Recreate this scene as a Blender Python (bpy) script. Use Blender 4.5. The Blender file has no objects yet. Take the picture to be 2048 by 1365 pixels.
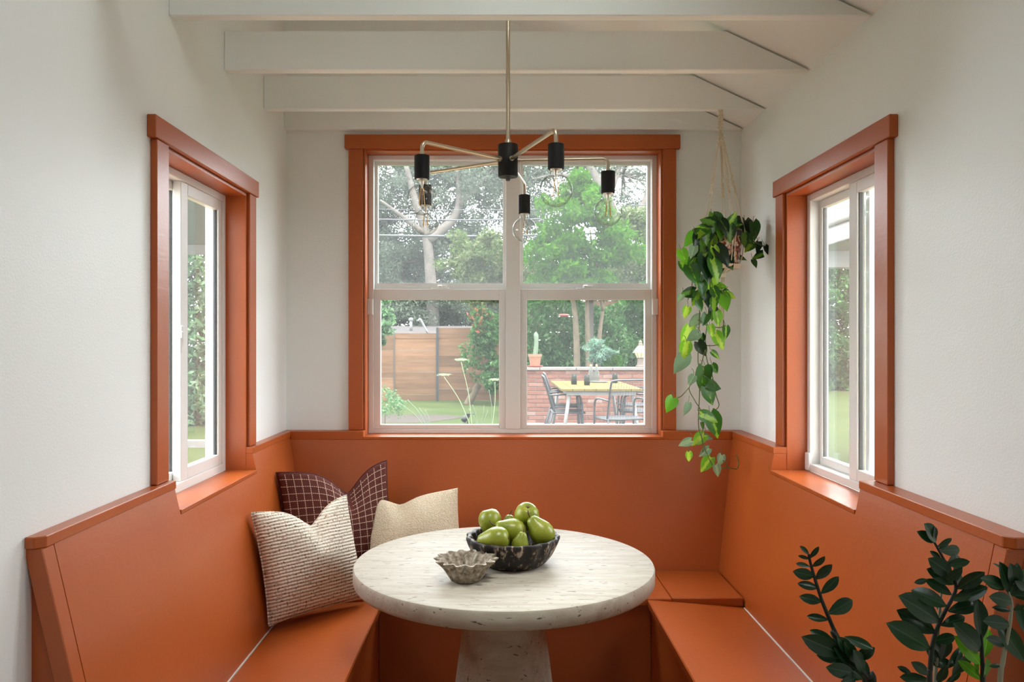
import bpy, bmesh, math, random
import numpy as np
from mathutils import Vector, Matrix, Euler

# ------------------------------------------------------------------ camera, light, exposure
F, CX, CY, CAMZ = 1574.0, 1000.0, 684.0, 1.49
scene = bpy.context.scene
COL = scene.collection
cam_data = bpy.data.cameras.new("camera")
cam = bpy.data.objects.new("camera", cam_data)
COL.objects.link(cam)
cam.location = (0, 0, CAMZ)
cam.rotation_euler = (math.pi / 2, 0, 0)
cam_data.sensor_width = 36.0
cam_data.lens = F / 2048.0 * 36.0
cam_data.shift_x = (1024.0 - CX) / 2048.0
cam_data.shift_y = (CY - 682.5) / 2048.0
cam_data.clip_start = 0.05
scene.camera = cam

SKY = 4.6
world = bpy.data.worlds.new("overcast_sky")
scene.world = world
world.use_nodes = True
wn = world.node_tree.nodes
wn["Background"].inputs[0].default_value = (0.93, 0.965, 1.0, 1)
wn["Background"].inputs[1].default_value = SKY

scene.view_settings.view_transform = 'Standard'
scene.view_settings.look = 'None'
scene.view_settings.gamma = 1.0
scene.view_settings.use_curve_mapping = False
scene.view_settings.exposure = 1.56
scene.cycles.max_bounces = 14
scene.cycles.diffuse_bounces = 8
scene.cycles.glossy_bounces = 4
scene.cycles.transmission_bounces = 8
scene.cycles.transparent_max_bounces = 24
scene.cycles.caustics_reflective = False
scene.cycles.caustics_refractive = False
scene.cycles.sample_clamp_indirect = 8.0
scene.cycles.use_denoising = True

# high hazy sun from behind the house
sd = bpy.data.lights.new("hazy_sun", 'SUN'); sd.energy = 4.0; sd.angle = math.radians(25); sd.color = (1.0, 0.96, 0.9)
so = bpy.data.objects.new("hazy_sun", sd); COL.objects.link(so)
so.rotation_euler = Vector((-0.08, 0.30, -0.95)).to_track_quat('-Z', 'Y').to_euler()

def portal(name, loc, rot, sx, sy):
    d = bpy.data.lights.new(name, 'AREA')
    d.shape = 'RECTANGLE'; d.size = sx; d.size_y = sy
    d.cycles.is_portal = True
    o = bpy.data.objects.new(name, d)
    o.location = loc; o.rotation_euler = rot
    COL.objects.link(o)
R90 = math.pi / 2
zr0 = 2.48 + 0.47 * (1.128 - 0.32) + 0.1
# an area light shines along its local -Z: portals face into the room
portal("sky_portal_back", (0.06, 3.80, 1.72), (-R90, 0, 0), 1.40, 1.34)
portal("sky_portal_left", (-1.14, 2.705, 1.53), (0, -R90, 0), 1.08, 0.75)
portal("sky_portal_right", (1.27, 2.705, 1.53), (0, R90, 0), 1.08, 0.75)
portal("sky_portal_roof", (0.32, 1.68, zr0), (0, math.atan(0.47), 0), 0.66, 0.40)
portal("sky_portal_east", (3.3, -2.2, 1.60), (0, R90, 0), 1.0, 1.0)  # for the added opening behind the camera

def P(px, py, Y):
    return Vector(((px - CX) * Y / F, Y, CAMZ + (CY - py) * Y / F))
rnd = random.Random(7)

# ------------------------------------------------------------------ materials
MATS = {}
def new_mat(name):
    m = bpy.data.materials.new(name); m.use_nodes = True
    nt = m.node_tree
    b = nt.nodes["Principled BSDF"]
    MATS[name] = m
    return m, nt, b
def N(nt, kind, **kw):
    n = nt.nodes.new(kind)
    for k, v in kw.items(): setattr(n, k, v)
    return n
def ramp(nt, fac, stops):
    r = N(nt, 'ShaderNodeValToRGB')
    e = r.color_ramp.elements
    while len(e) < len(stops): e.new(0.5)
    for i, (p, c) in enumerate(stops):
        e[i].position = p; e[i].color = (*c, 1) if len(c) == 3 else c
    nt.links.new(fac, r.inputs[0])
    return r.outputs[0]
def noise(nt, scale, detail=4, rough=0.55, vec=None, out=0):
    n = N(nt, 'ShaderNodeTexNoise')
    n.inputs['Scale'].default_value = scale; n.inputs['Detail'].default_value = detail
    n.inputs['Roughness'].default_value = rough
    if vec is not None: nt.links.new(vec, n.inputs['Vector'])
    return n.outputs[out]
def coords(nt, which='Object', scale=(1, 1, 1), rot=(0, 0, 0)):
    t = N(nt, 'ShaderNodeTexCoord'); mp = N(nt, 'ShaderNodeMapping')
    mp.inputs['Scale'].default_value = scale; mp.inputs['Rotation'].default_value = rot
    nt.links.new(t.outputs[which], mp.inputs[0])
    return mp.outputs[0]
def geo_pos(nt, scale=(1, 1, 1), rot=(0, 0, 0)):
    g = N(nt, 'ShaderNodeNewGeometry'); mp = N(nt, 'ShaderNodeMapping')
    mp.inputs['Scale'].default_value = scale; mp.inputs['Rotation'].default_value = rot
    nt.links.new(g.outputs['Position'], mp.inputs[0])
    return mp.outputs[0]
def bump(nt, b, h, strength, dist):
    bp = N(nt, 'ShaderNodeBump')
    bp.inputs['Strength'].default_value = strength; bp.inputs['Distance'].default_value = dist
    nt.links.new(h, bp.inputs['Height']); nt.links.new(bp.outputs[0], b.inputs['Normal'])
    return bp
def plain(name, col, rough=0.5, metal=0.0, spec=0.5, var=0.0, vscale=6.0, bmp=0.0, bscale=80.0):
    m, nt, b = new_mat(name)
    b.inputs['Base Color'].default_value = (*col, 1)
    b.inputs['Roughness'].default_value = rough
    b.inputs['Metallic'].default_value = metal
    b.inputs['Specular IOR Level'].default_value = spec
    if var:
        v = geo_pos(nt)
        c = ramp(nt, noise(nt, vscale, vec=v), [(0.3, tuple(x * (1 - var) for x in col)), (0.7, tuple(min(1, x * (1 + var)) for x in col))])
        nt.links.new(c, b.inputs['Base Color'])
    if bmp:
        v2 = geo_pos(nt)
        bump(nt, b, noise(nt, bscale, 3, vec=v2), bmp, 0.002)
    return m

# warm white wall paint with roller stipple
plain('wall_paint', (0.815, 0.832, 0.812), 0.42, spec=0.35, bmp=0.35, bscale=170)
plain('ceiling_paint', (0.83, 0.848, 0.822), 0.5, spec=0.3, bmp=0.12, bscale=60)
plain('floor_wood', (0.42, 0.29, 0.19), 0.4, var=0.25, vscale=5)
# terracotta semi-gloss brushed on board
m, nt, b = new_mat('terracotta_paint')
b.inputs['Roughness'].default_value = 0.34
b.inputs['Specular IOR Level'].default_value = 0.5
v = geo_pos(nt)
c = ramp(nt, noise(nt, 2.2, 5, vec=v), [(0.3, (0.385, 0.079, 0.012)), (0.7, (0.43, 0.092, 0.015))])
nt.links.new(c, b.inputs['Base Color'])
v2 = geo_pos(nt, scale=(30, 3.2, 30))
v3 = geo_pos(nt)
mx = N(nt, 'ShaderNodeMath', operation='ADD')
nt.links.new(noise(nt, 3.0, 5, vec=v2), mx.inputs[0]); nt.links.new(noise(nt, 45, 3, vec=v3), mx.inputs[1])
bump(nt, b, mx.outputs[0], 0.18, 0.002)
plain('vinyl_white', (0.74, 0.735, 0.715), 0.35, spec=0.4)
plain('caulk_white', (0.75, 0.72, 0.68), 0.7)
plain('gasket_dark', (0.02, 0.02, 0.02), 0.6)

def glass_mat(name, haze, tint=(0.97, 0.985, 0.98)):
    m, nt, b = new_mat(name)
    nt.nodes.remove(b)
    out = nt.nodes['Material Output']
    tr = N(nt, 'ShaderNodeBsdfTransparent'); tr.inputs[0].default_value = (*tint, 1)
    gl = N(nt, 'ShaderNodeBsdfGlossy'); gl.inputs['Roughness'].default_value = 0.02
    fr = N(nt, 'ShaderNodeFresnel')
    ge = N(nt, 'ShaderNodeNewGeometry'); io = N(nt, 'ShaderNodeMix', data_type='FLOAT')   # the same reflection on both faces of the pane
    io.inputs[2].default_value = 1.35; io.inputs[3].default_value = 1 / 1.35
    nt.links.new(ge.outputs['Backfacing'], io.inputs[0]); nt.links.new(io.outputs[0], fr.inputs[0])
    mx = N(nt, 'ShaderNodeMixShader')
    nt.links.new(fr.outputs[0], mx.inputs[0]); nt.links.new(tr.outputs[0], mx.inputs[1]); nt.links.new(gl.outputs[0], mx.inputs[2])
    last = mx
    if haze:
        tl = N(nt, 'ShaderNodeBsdfTranslucent'); tl.inputs[0].default_value = (0.9, 0.92, 0.95, 1)
        m2 = N(nt, 'ShaderNodeMixShader'); m2.inputs[0].default_value = haze
        nt.links.new(mx.outputs[0], m2.inputs[1]); nt.links.new(tl.outputs[0], m2.inputs[2])
        last = m2
    nt.links.new(last.outputs[0], out.inputs[0])
    return m
glass_mat('window_glass', 0.018)  # faint milky share paints haze over the view
glass_mat('hazed_glass', 0.026)  # upper panes: stronger haze painted in as a milky share, no screen
# clear bulb glass: clear face on, glossy at the rim
m, nt, b = new_mat('bulb_glass')
nt.nodes.remove(b)
lw = N(nt, 'ShaderNodeLayerWeight'); lw.inputs[0].default_value = 0.5
tr = N(nt, 'ShaderNodeBsdfTransparent')
nt.links.new(ramp(nt, lw.outputs['Facing'], [(0.0, (0.985, 0.99, 0.985)), (0.35, (0.965, 0.97, 0.965)), (0.62, (0.80, 0.82, 0.81)), (0.85, (0.45, 0.47, 0.46))]), tr.inputs[0])
gl = N(nt, 'ShaderNodeBsdfGlossy'); gl.inputs['Roughness'].default_value = 0.03; gl.inputs[0].default_value = (0.95, 0.97, 0.95, 1)
pw = N(nt, 'ShaderNodeMath', operation='POWER'); pw.inputs[1].default_value = 3.5
sc_ = N(nt, 'ShaderNodeMath', operation='MULTIPLY_ADD'); sc_.inputs[1].default_value = 0.30; sc_.inputs[2].default_value = 0.05
mx = N(nt, 'ShaderNodeMixShader')
nt.links.new(lw.outputs['Facing'], pw.inputs[0]); nt.links.new(pw.outputs[0], sc_.inputs[0])
nt.links.new(sc_.outputs[0], mx.inputs[0]); nt.links.new(tr.outputs[0], mx.inputs[1]); nt.links.new(gl.outputs[0], mx.inputs[2])
nt.links.new(mx.outputs[0], nt.nodes['Material Output'].inputs[0])

plain('brass_brushed', (0.62, 0.54, 0.42), 0.3, metal=1.0)
plain('black_metal', (0.008, 0.008, 0.009), 0.5, spec=0.3)
plain('filament', (0.75, 0.42, 0.10), 0.4, spec=0.6)
plain('bulb_cap', (0.7, 0.6, 0.5), 0.35, metal=0.9)

# travertine
m, nt, b = new_mat('travertine')
b.inputs['Roughness'].default_value = 0.55
b.inputs['Specular IOR Level'].default_value = 0.35
va = geo_pos(nt, scale=(3.0, 20, 14), rot=(0, 0, 0.14))
vb = geo_pos(nt, scale=(26, 130, 110), rot=(0, 0, 0.14))
vc = geo_pos(nt)
base = ramp(nt, noise(nt, 2.0, 6, vec=va), [(0.3, (0.31, 0.27, 0.21)), (0.55, (0.385, 0.35, 0.29)), (0.8, (0.44, 0.41, 0.355))])
pit = ramp(nt, noise(nt, 1.0, 3, 0.5, vec=vb), [(0.625, (1, 1, 1)), (0.66, (0.0, 0.0, 0.0))])
msk = ramp(nt, noise(nt, 4.0, 3, vec=va), [(0.48, (1, 1, 1)), (0.58, (0, 0, 0))])
mm = N(nt, 'ShaderNodeMix', data_type='RGBA', blend_type='LIGHTEN'); mm.inputs[0].default_value = 1.0
nt.links.new(pit, mm.inputs[6]); nt.links.new(msk, mm.inputs[7])
mc = N(nt, 'ShaderNodeMix', data_type='RGBA'); mc.inputs[6].default_value = (0.10, 0.08, 0.06, 1)
nt.links.new(mm.outputs[2], mc.inputs[0]); nt.links.new(base, mc.inputs[7])
nt.links.new(mc.outputs[2], b.inputs['Base Color'])
ad = N(nt, 'ShaderNodeMath', operation='MULTIPLY_ADD'); ad.inputs[1].default_value = 0.25
nt.links.new(noise(nt, 90, 4, vec=vc), ad.inputs[0]); nt.links.new(mm.outputs[2], ad.inputs[2])
bump(nt, b, ad.outputs[0], 0.5, 0.003)

# worn black bowl
m, nt, b = new_mat('worn_black')
b.inputs['Roughness'].default_value = 0.5; b.inputs['Specular IOR Level'].default_value = 0.35
v = geo_pos(nt, scale=(1, 1, 0.45))
c = ramp(nt, noise(nt, 55, 6, 0.6, vec=v), [(0.0, (0.008, 0.007, 0.006)), (0.53, (0.011, 0.009, 0.008)), (0.58, (0.09, 0.055, 0.035)), (0.64, (0.34, 0.28, 0.22))])
nt.links.new(c, b.inputs['Base Color'])
bump(nt, b, noise(nt, 60, 5, vec=v), 0.5, 0.004)
m, nt, b = new_mat('aged_stone')
b.inputs['Roughness'].default_value = 0.6
v = geo_pos(nt)
c = ramp(nt, noise(nt, 70, 6, 0.65, vec=v), [(0.35, (0.12, 0.09, 0.055)), (0.5, (0.30, 0.25, 0.185)), (0.68, (0.50, 0.455, 0.39))])
nt.links.new(c, b.inputs['Base Color'])
bump(nt, b, noise(nt, 110, 5, vec=v), 0.4, 0.002)

# pears
m, nt, b = new_mat('pear_skin')
b.inputs['Roughness'].default_value = 0.33
v = coords(nt, 'Object')
c1 = ramp(nt, noise(nt, 18, 4, vec=v), [(0.3, (0.17, 0.215, 0.016)), (0.7, (0.33, 0.345, 0.032))])
sp = ramp(nt, noise(nt, 330, 2, vec=v), [(0.60, (1, 1, 1)), (0.68, (0.45, 0.5, 0.3))])
mm = N(nt, 'ShaderNodeMix', data_type='RGBA', blend_type='MULTIPLY'); mm.inputs[0].default_value = 1.0
nt.links.new(c1, mm.inputs[6]); nt.links.new(sp, mm.inputs[7])
nt.links.new(mm.outputs[2], b.inputs['Base Color'])
plain('pear_stem', (0.10, 0.05, 0.022), 0.7)

# pillow covers (local x across, y up)
m, nt, b = new_mat('cream_knit')
b.inputs['Roughness'].default_value = 0.9; b.inputs['Specular IOR Level'].default_value = 0.15
v = coords(nt, 'Object', scale=(1, 1, 0))
wv = N(nt, 'ShaderNodeTexWave', wave_type='BANDS', bands_direction='Y'); wv.inputs['Scale'].default_value = 27; wv.inputs['Distortion'].default_value = 1.2; wv.inputs['Detail'].default_value = 2
wx = N(nt, 'ShaderNodeTexWave', wave_type='BANDS', bands_direction='X'); wx.inputs['Scale'].default_value = 32; wx.inputs['Distortion'].default_value = 1.5
nt.links.new(v, wv.inputs[0]); nt.links.new(v, wx.inputs[0])
ml = N(nt, 'ShaderNodeMath', operation='MULTIPLY_ADD'); ml.inputs[1].default_value = 0.18
nt.links.new(wx.outputs[1], ml.inputs[0]); nt.links.new(wv.outputs[1], ml.inputs[2])
c1 = ramp(nt, ml.outputs[0], [(0.0, (0.50, 0.42, 0.33)), (0.5, (0.70, 0.62, 0.51)), (1.0, (0.80, 0.73, 0.62))])
fl = ramp(nt, noise(nt, 130, 2, 0.6, vec=v), [(0.59, (1, 1, 1)), (0.64, (0.36, 0.22, 0.12))])
mm = N(nt, 'ShaderNodeMix', data_type='RGBA', blend_type='MULTIPLY'); mm.inputs[0].default_value = 1.0
nt.links.new(c1, mm.inputs[6]); nt.links.new(fl, mm.inputs[7]); nt.links.new(mm.outputs[2], b.inputs['Base Color'])
bump(nt, b, ml.outputs[0], 0.8, 0.006)
m, nt, b = new_mat('cream_boucle')
b.inputs['Roughness'].default_value = 0.95; b.inputs['Specular IOR Level'].default_value = 0.1
v = coords(nt, 'Object')
vo = N(nt, 'ShaderNodeTexVoronoi'); vo.inputs['Scale'].default_value = 170
nt.links.new(v, vo.inputs['Vector'])
c1 = ramp(nt, vo.outputs['Distance'], [(0.0, (0.80, 0.70, 0.55)), (0.6, (0.62, 0.50, 0.35))])
nt.links.new(c1, b.inputs['Base Color'])
iv = N(nt, 'ShaderNodeMath', operation='SUBTRACT'); iv.inputs[0].default_value = 1.0
nt.links.new(vo.outputs['Distance'], iv.inputs[1])
bump(nt, b, iv.outputs[0], 0.9, 0.005)
m, nt, b = new_mat('burgundy_cloth')
b.inputs['Roughness'].default_value = 0.85; b.inputs['Specular IOR Level'].default_value = 0.15
v = coords(nt, 'Object')
c1 = ramp(nt, noise(nt, 40, 3, vec=v), [(0.3, (0.095, 0.026, 0.022)), (0.7, (0.125, 0.036, 0.03))])
nt.links.new(c1, b.inputs['Base Color'])
bump(nt, b, noise(nt, 400, 2, vec=v), 0.3, 0.001)
plain('stitch_thread', (0.62, 0.44, 0.33), 0.9)
plain('piping_cream', (0.66, 0.60, 0.52), 0.9)

# plants
def leaf_mat(name, dark, mid, lime, band=True, trans=0.35, rough=0.3):
    m, nt, b = new_mat(name)
    tc = N(nt, 'ShaderNodeTexCoord'); sx = N(nt, 'ShaderNodeSeparateXYZ')
    nt.links.new(tc.outputs['Object'], sx.inputs[0])
    oi = N(nt, 'ShaderNodeObjectInfo')
    ab = N(nt, 'ShaderNodeMath', operation='ABSOLUTE'); nt.links.new(sx.outputs[0], ab.inputs[0])
    edge = ramp(nt, oi.outputs['Random'], [(0.0, dark), (1.0, mid)])
    if band:
        nz = noise(nt, 5, 3, vec=tc.outputs['Object'])
        a2 = N(nt, 'ShaderNodeMath', operation='MULTIPLY_ADD'); a2.inputs[1].default_value = 0.35
        nt.links.new(nz, a2.inputs[0]); nt.links.new(ab.outputs[0], a2.inputs[2])
        lm = N(nt, 'ShaderNodeMath', operation='SUBTRACT')          # band width by leaf
        nt.links.new(a2.outputs[0], lm.inputs[0]); 
        wd = N(nt, 'ShaderNodeMath', operation='MULTIPLY_ADD'); wd.inputs[1].default_value = 0.34; wd.inputs[2].default_value = 0.04
        nt.links.new(oi.outputs['Random'], wd.inputs[0]); nt.links.new(wd.outputs[0], lm.inputs[1])
        f = ramp(nt, lm.outputs[0], [(0.0, (0, 0, 0)), (0.06, (1, 1, 1))])
        mm = N(nt, 'ShaderNodeMix', data_type='RGBA'); mm.inputs[6].default_value = (*lime, 1)
        nt.links.new(f, mm.inputs[0]); nt.links.new(edge, mm.inputs[7])
        colout = mm.outputs[2]
    else:
        f = ramp(nt, ab.outputs[0], [(0.0, lime), (0.03, lime), (0.05, (1, 1, 1))])
        mm = N(nt, 'ShaderNodeMix', data_type='RGBA'); mm.inputs[6].default_value = (*lime, 1)
        ff = ramp(nt, ab.outputs[0], [(0.006, (0, 0, 0)), (0.016, (1, 1, 1))])
        nt.links.new(ff, mm.inputs[0]); nt.links.new(edge, mm.inputs[7])
        colout = mm.outputs[2]
    nt.links.new(colout, b.inputs['Base Color'])
    b.inputs['Roughness'].default_value = rough
    tl = N(nt, 'ShaderNodeBsdfTranslucent'); nt.links.new(colout, tl.inputs[0])
    mx = N(nt, 'ShaderNodeMixShader'); mx.inputs[0].default_value = trans
    out = nt.nodes['Material Output']
    nt.links.new(b.outputs[0], mx.inputs[1]); nt.links.new(tl.outputs[0], mx.inputs[2]); nt.links.new(mx.outputs[0], out.inputs[0])
    return m
leaf_mat('leaf_dark', (0.005, 0.022, 0.008), (0.010, 0.045, 0.010), (0.09, 0.22, 0.02), True)
leaf_mat('leaf_green', (0.018, 0.085, 0.010), (0.045, 0.17, 0.016), (0.25, 0.46, 0.03), True)
leaf_mat('leaf_lime', (0.10, 0.30, 0.015), (0.20, 0.45, 0.03), (0.42, 0.62, 0.06), True, 0.45)
leaf_mat('leaf_pale', (0.14, 0.24, 0.13), (0.22, 0.33, 0.20), (0.30, 0.44, 0.22), True, 0.2, 0.4)
leaf_mat('zz_leaf', (0.008, 0.034, 0.011), (0.014, 0.055, 0.016), (0.05, 0.10, 0.05), False, 0.08, 0.28)
leaf_mat('zz_leaf_young', (0.10, 0.30, 0.015), (0.14, 0.40, 0.02), (0.22, 0.5, 0.05), False, 0.45, 0.28)
plain('vine_stem', (0.10, 0.12, 0.03), 0.6)
plain('root_tan', (0.42, 0.30, 0.18), 0.7)
plain('zz_stem', (0.012, 0.018, 0.010), 0.5)
plain('zz_stem_pale', (0.30, 0.29, 0.20), 0.5)
plain('cotton_cord', (0.70, 0.62, 0.48), 0.9, bmp=0.6, bscale=500)
plain('saucer_tan', (0.66, 0.54, 0.40), 0.6)
plain('pot_charcoal', (0.05, 0.05, 0.05), 0.6)
plain('soil', (0.03, 0.02, 0.012), 0.95)
m, nt, b = new_mat('pot_mosaic')
b.inputs['Roughness'].default_value = 0.3
v = geo_pos(nt)
vo = N(nt, 'ShaderNodeTexVoronoi'); vo.inputs['Scale'].default_value = 90
nt.links.new(v, vo.inputs['Vector'])
c1 = ramp(nt, vo.outputs['Color'], [(0.2, (0.03, 0.012, 0.01)), (0.42, (0.30, 0.04, 0.015)), (0.6, (0.55, 0.33, 0.12)), (0.8, (0.62, 0.52, 0.38))])
nt.links.new(c1, b.inputs['Base Color'])

# outdoors
def leafcloud_mat(name, stops, trans=0.4):
    m, nt, b = new_mat(name)
    nt.nodes.remove(b)
    g = N(nt, 'ShaderNodeNewGeometry')
    c = ramp(nt, g.outputs['Random Per Island'], stops)
    df = N(nt, 'ShaderNodeBsdfDiffuse'); tl = N(nt, 'ShaderNodeBsdfTranslucent'); mx = N(nt, 'ShaderNodeMixShader')
    mx.inputs[0].default_value = trans
    nt.links.new(c, df.inputs[0]); nt.links.new(c, tl.inputs[0])
    nt.links.new(df.outputs[0], mx.inputs[1]); nt.links.new(tl.outputs[0], mx.inputs[2])
    nt.links.new(mx.outputs[0], nt.nodes['Material Output'].inputs[0])
leafcloud_mat('foliage_bright', [(0, (0.017, 0.062, 0.004)), (0.6, (0.031, 0.094, 0.007)), (1, (0.056, 0.130, 0.013))])
leafcloud_mat('foliage_hedge', [(0, (0.020, 0.061, 0.018)), (0.6, (0.045, 0.111, 0.035)), (1, (0.111, 0.188, 0.077))])
leafcloud_mat('foliage_oak', [(0, (0.049, 0.068, 0.049)), (0.6, (0.081, 0.099, 0.074)), (1, (0.118, 0.141, 0.103))])
leafcloud_mat('foliage_olive', [(0, (0.035, 0.061, 0.018)), (0.6, (0.066, 0.097, 0.035)), (1, (0.132, 0.137, 0.076))])
leafcloud_mat('foliage_mint', [(0, (0.055, 0.117, 0.050)), (0.6, (0.092, 0.166, 0.080)), (1, (0.160, 0.221, 0.135))])
leafcloud_mat('foliage_red', [(0, (0.025, 0.066, 0.021)), (0.6, (0.049, 0.107, 0.033)), (0.72, (0.205, 0.074, 0.041)), (1, (0.279, 0.107, 0.066))])
leafcloud_mat('foliage_silver', [(0, (0.066, 0.131, 0.086)), (1, (0.144, 0.217, 0.164))])
leafcloud_mat('flower_umbel', [(0, (0.164, 0.213, 0.115)), (1, (0.279, 0.312, 0.197))], 0.2)
plain('bark_grey', (0.072, 0.063, 0.055), 0.9, var=0.25, vscale=4, spec=0.05)
plain('bark_tan', (0.087, 0.068, 0.047), 0.9, var=0.25, vscale=9, spec=0.05)
m, nt, b = new_mat('lawn')
b.inputs['Roughness'].default_value = 0.95; b.inputs['Specular IOR Level'].default_value = 0.05
v = geo_pos(nt)
nz = N(nt, 'ShaderNodeMath', operation='MULTIPLY_ADD'); nz.inputs[1].default_value = 0.5
nt.links.new(noise(nt, 30, 4, vec=v), nz.inputs[0])
hf = N(nt, 'ShaderNodeMath', operation='MULTIPLY'); hf.inputs[1].default_value = 0.5
nt.links.new(noise(nt, 0.7, 3, vec=v), hf.inputs[0]); nt.links.new(hf.outputs[0], nz.inputs[2])
c1 = ramp(nt, nz.outputs[0], [(0.34, (0.020, 0.031, 0.008)), (0.5, (0.031, 0.043, 0.014)), (0.64, (0.043, 0.052, 0.020))])
nt.links.new(c1, b.inputs['Base Color'])
plain('bare_soil', (0.042, 0.035, 0.030), 0.95, var=0.25, vscale=9, spec=0.05)
m, nt, b = new_mat('cedar')
b.inputs['Roughness'].default_value = 0.85; b.inputs['Specular IOR Level'].default_value = 0.1
v = geo_pos(nt, scale=(1.2, 1, 9))
c1 = ramp(nt, noise(nt, 1.6, 5, vec=v), [(0.3, (0.102, 0.054, 0.030)), (0.7, (0.152, 0.086, 0.051))])
oi = N(nt, 'ShaderNodeObjectInfo')
pv = ramp(nt, oi.outputs['Random'], [(0.0, (0.72, 0.74, 0.76)), (1.0, (1.28, 1.28, 1.28))])
mm = N(nt, 'ShaderNodeMix', data_type='RGBA', blend_type='MULTIPLY'); mm.inputs[0].default_value = 1.0
nt.links.new(c1, mm.inputs[6]); nt.links.new(pv, mm.inputs[7]); nt.links.new(mm.outputs[2], b.inputs['Base Color'])
plain('cedar_dark', (0.061, 0.031, 0.018), 0.85, var=0.25, vscale=2)
plain('post_black', (0.011, 0.011, 0.012), 0.6)
plain('post_brown', (0.049, 0.037, 0.029), 0.7)
plain('mortar', (0.136, 0.110, 0.099), 0.95, spec=0.05)
m, nt, b = new_mat('brick_red')
b.inputs['Roughness'].default_value = 0.9; b.inputs['Specular IOR Level'].default_value = 0.1
oi = N(nt, 'ShaderNodeObjectInfo')
c1 = ramp(nt, oi.outputs['Random'], [(0.0, (0.103, 0.046, 0.036)), (0.5, (0.128, 0.058, 0.043)), (0.85, (0.148, 0.077, 0.059)), (1.0, (0.157, 0.113, 0.098))])
v = geo_pos(nt)
nn = ramp(nt, noise(nt, 14, 4, vec=v), [(0.3, (0.697, 0.697, 0.697)), (0.7, (1.1, 1.1, 1.1))])
mm = N(nt, 'ShaderNodeMix', data_type='RGBA', blend_type='MULTIPLY'); mm.inputs[0].default_value = 1.0
nt.links.new(c1, mm.inputs[6]); nt.links.new(nn, mm.inputs[7]); nt.links.new(mm.outputs[2], b.inputs['Base Color'])
plain('coping_stone', (0.117, 0.106, 0.097), 0.9, var=0.12, vscale=8, spec=0.05)
plain('patio_concrete', (0.151, 0.141, 0.132), 0.9, var=0.15, vscale=3, spec=0.05)
plain('teak_pale', (0.087, 0.064, 0.024), 0.6, var=0.12, vscale=8, spec=0.05)
plain('chair_black', (0.011, 0.011, 0.013), 0.5)
plain('steel_grey', (0.115, 0.109, 0.106), 0.5)
glass_mat('tumbler_glass', 0.55, (0.369, 0.385, 0.328))
MATS['tumbler_glass'].node_tree.nodes['Translucent BSDF'].inputs[0].default_value = (0.09, 0.095, 0.065, 1)
glass_mat('bottle_glass', 0.25, (0.697, 0.754, 0.738))
MATS['bottle_glass'].node_tree.nodes['Translucent BSDF'].inputs[0].default_value = (0.2, 0.22, 0.2, 1)
plain('cork_tan', (0.180, 0.139, 0.074), 0.8)
plain('tray_grey', (0.108, 0.098, 0.089), 0.7)
plain('terracotta_pot', (0.158, 0.069, 0.039), 0.85, var=0.1)
plain('red_plastic', (0.246, 0.037, 0.033), 0.5)
plain('cactus_green', (0.057, 0.083, 0.049), 0.7)
plain('lantern_stone', (0.098, 0.074, 0.061), 0.9, var=0.15)
m, nt, b = new_mat('lantern_glow')
b.inputs['Base Color'].default_value = (0.4, 0.3, 0.12, 1)
b.inputs['Emission Color'].default_value = (1.0, 0.66, 0.25, 1); b.inputs['Emission Strength'].default_value = 0.45
plain('shingle_grey', (0.058, 0.052, 0.052), 0.95, var=0.15, vscale=6, spec=0.05)
plain('pvc_white', (0.104, 0.106, 0.106), 0.6)
plain('porch_white', (0.246, 0.246, 0.234), 0.6)
plain('porch_soffit', (0.197, 0.213, 0.230), 0.7)
plain('reflection_tan', (0.180, 0.131, 0.078), 0.7)  # tan of the stripe reflected in the right window
plain('wire_grey', (0.034, 0.034, 0.036), 0.7)
plain('siding_white', (0.086, 0.086, 0.083), 0.8)

# ------------------------------------------------------------------ mesh helpers
WM = {}                                   # world matrix of each root / part, known before the depsgraph runs
def tag(o, label=None, cat=None, group=None, kind=None):
    if label: o["label"] = label
    if cat: o["category"] = cat
    if group: o["group"] = group
    if kind: o["kind"] = kind
    return o
def thing(name, loc, label=None, cat=None, group=None, kind=None, rot=(0, 0, 0), scale=1.0):
    o = bpy.data.objects.new(name, None)
    o.empty_display_size = 0.05
    COL.objects.link(o)
    o.location = loc; o.rotation_euler = rot; o.scale = (scale,) * 3
    WM[o.name] = Matrix.LocRotScale(Vector(loc), Euler(rot), Vector((scale,) * 3))
    return tag(o, label, cat, group, kind)
def link_mesh(name, me, mat, parent=None, local=False, mtx=None, smooth=False):
    o = bpy.data.objects.new(name, me)
    COL.objects.link(o)
    if mat and not me.materials: me.materials.append(MATS[mat])
    if smooth: me.polygons.foreach_set('use_smooth', [True] * len(me.polygons))
    if mtx is not None: W = mtx if not (parent and local) else WM[parent.name] @ mtx
    elif parent is not None and local: W = WM[parent.name].copy()
    else: W = Matrix.Identity(4)
    if parent is not None:
        o.parent = parent
        o.matrix_basis = WM[parent.name].inverted() @ W
    else:
        o.matrix_basis = W
    WM[o.name] = W
    return o
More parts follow.
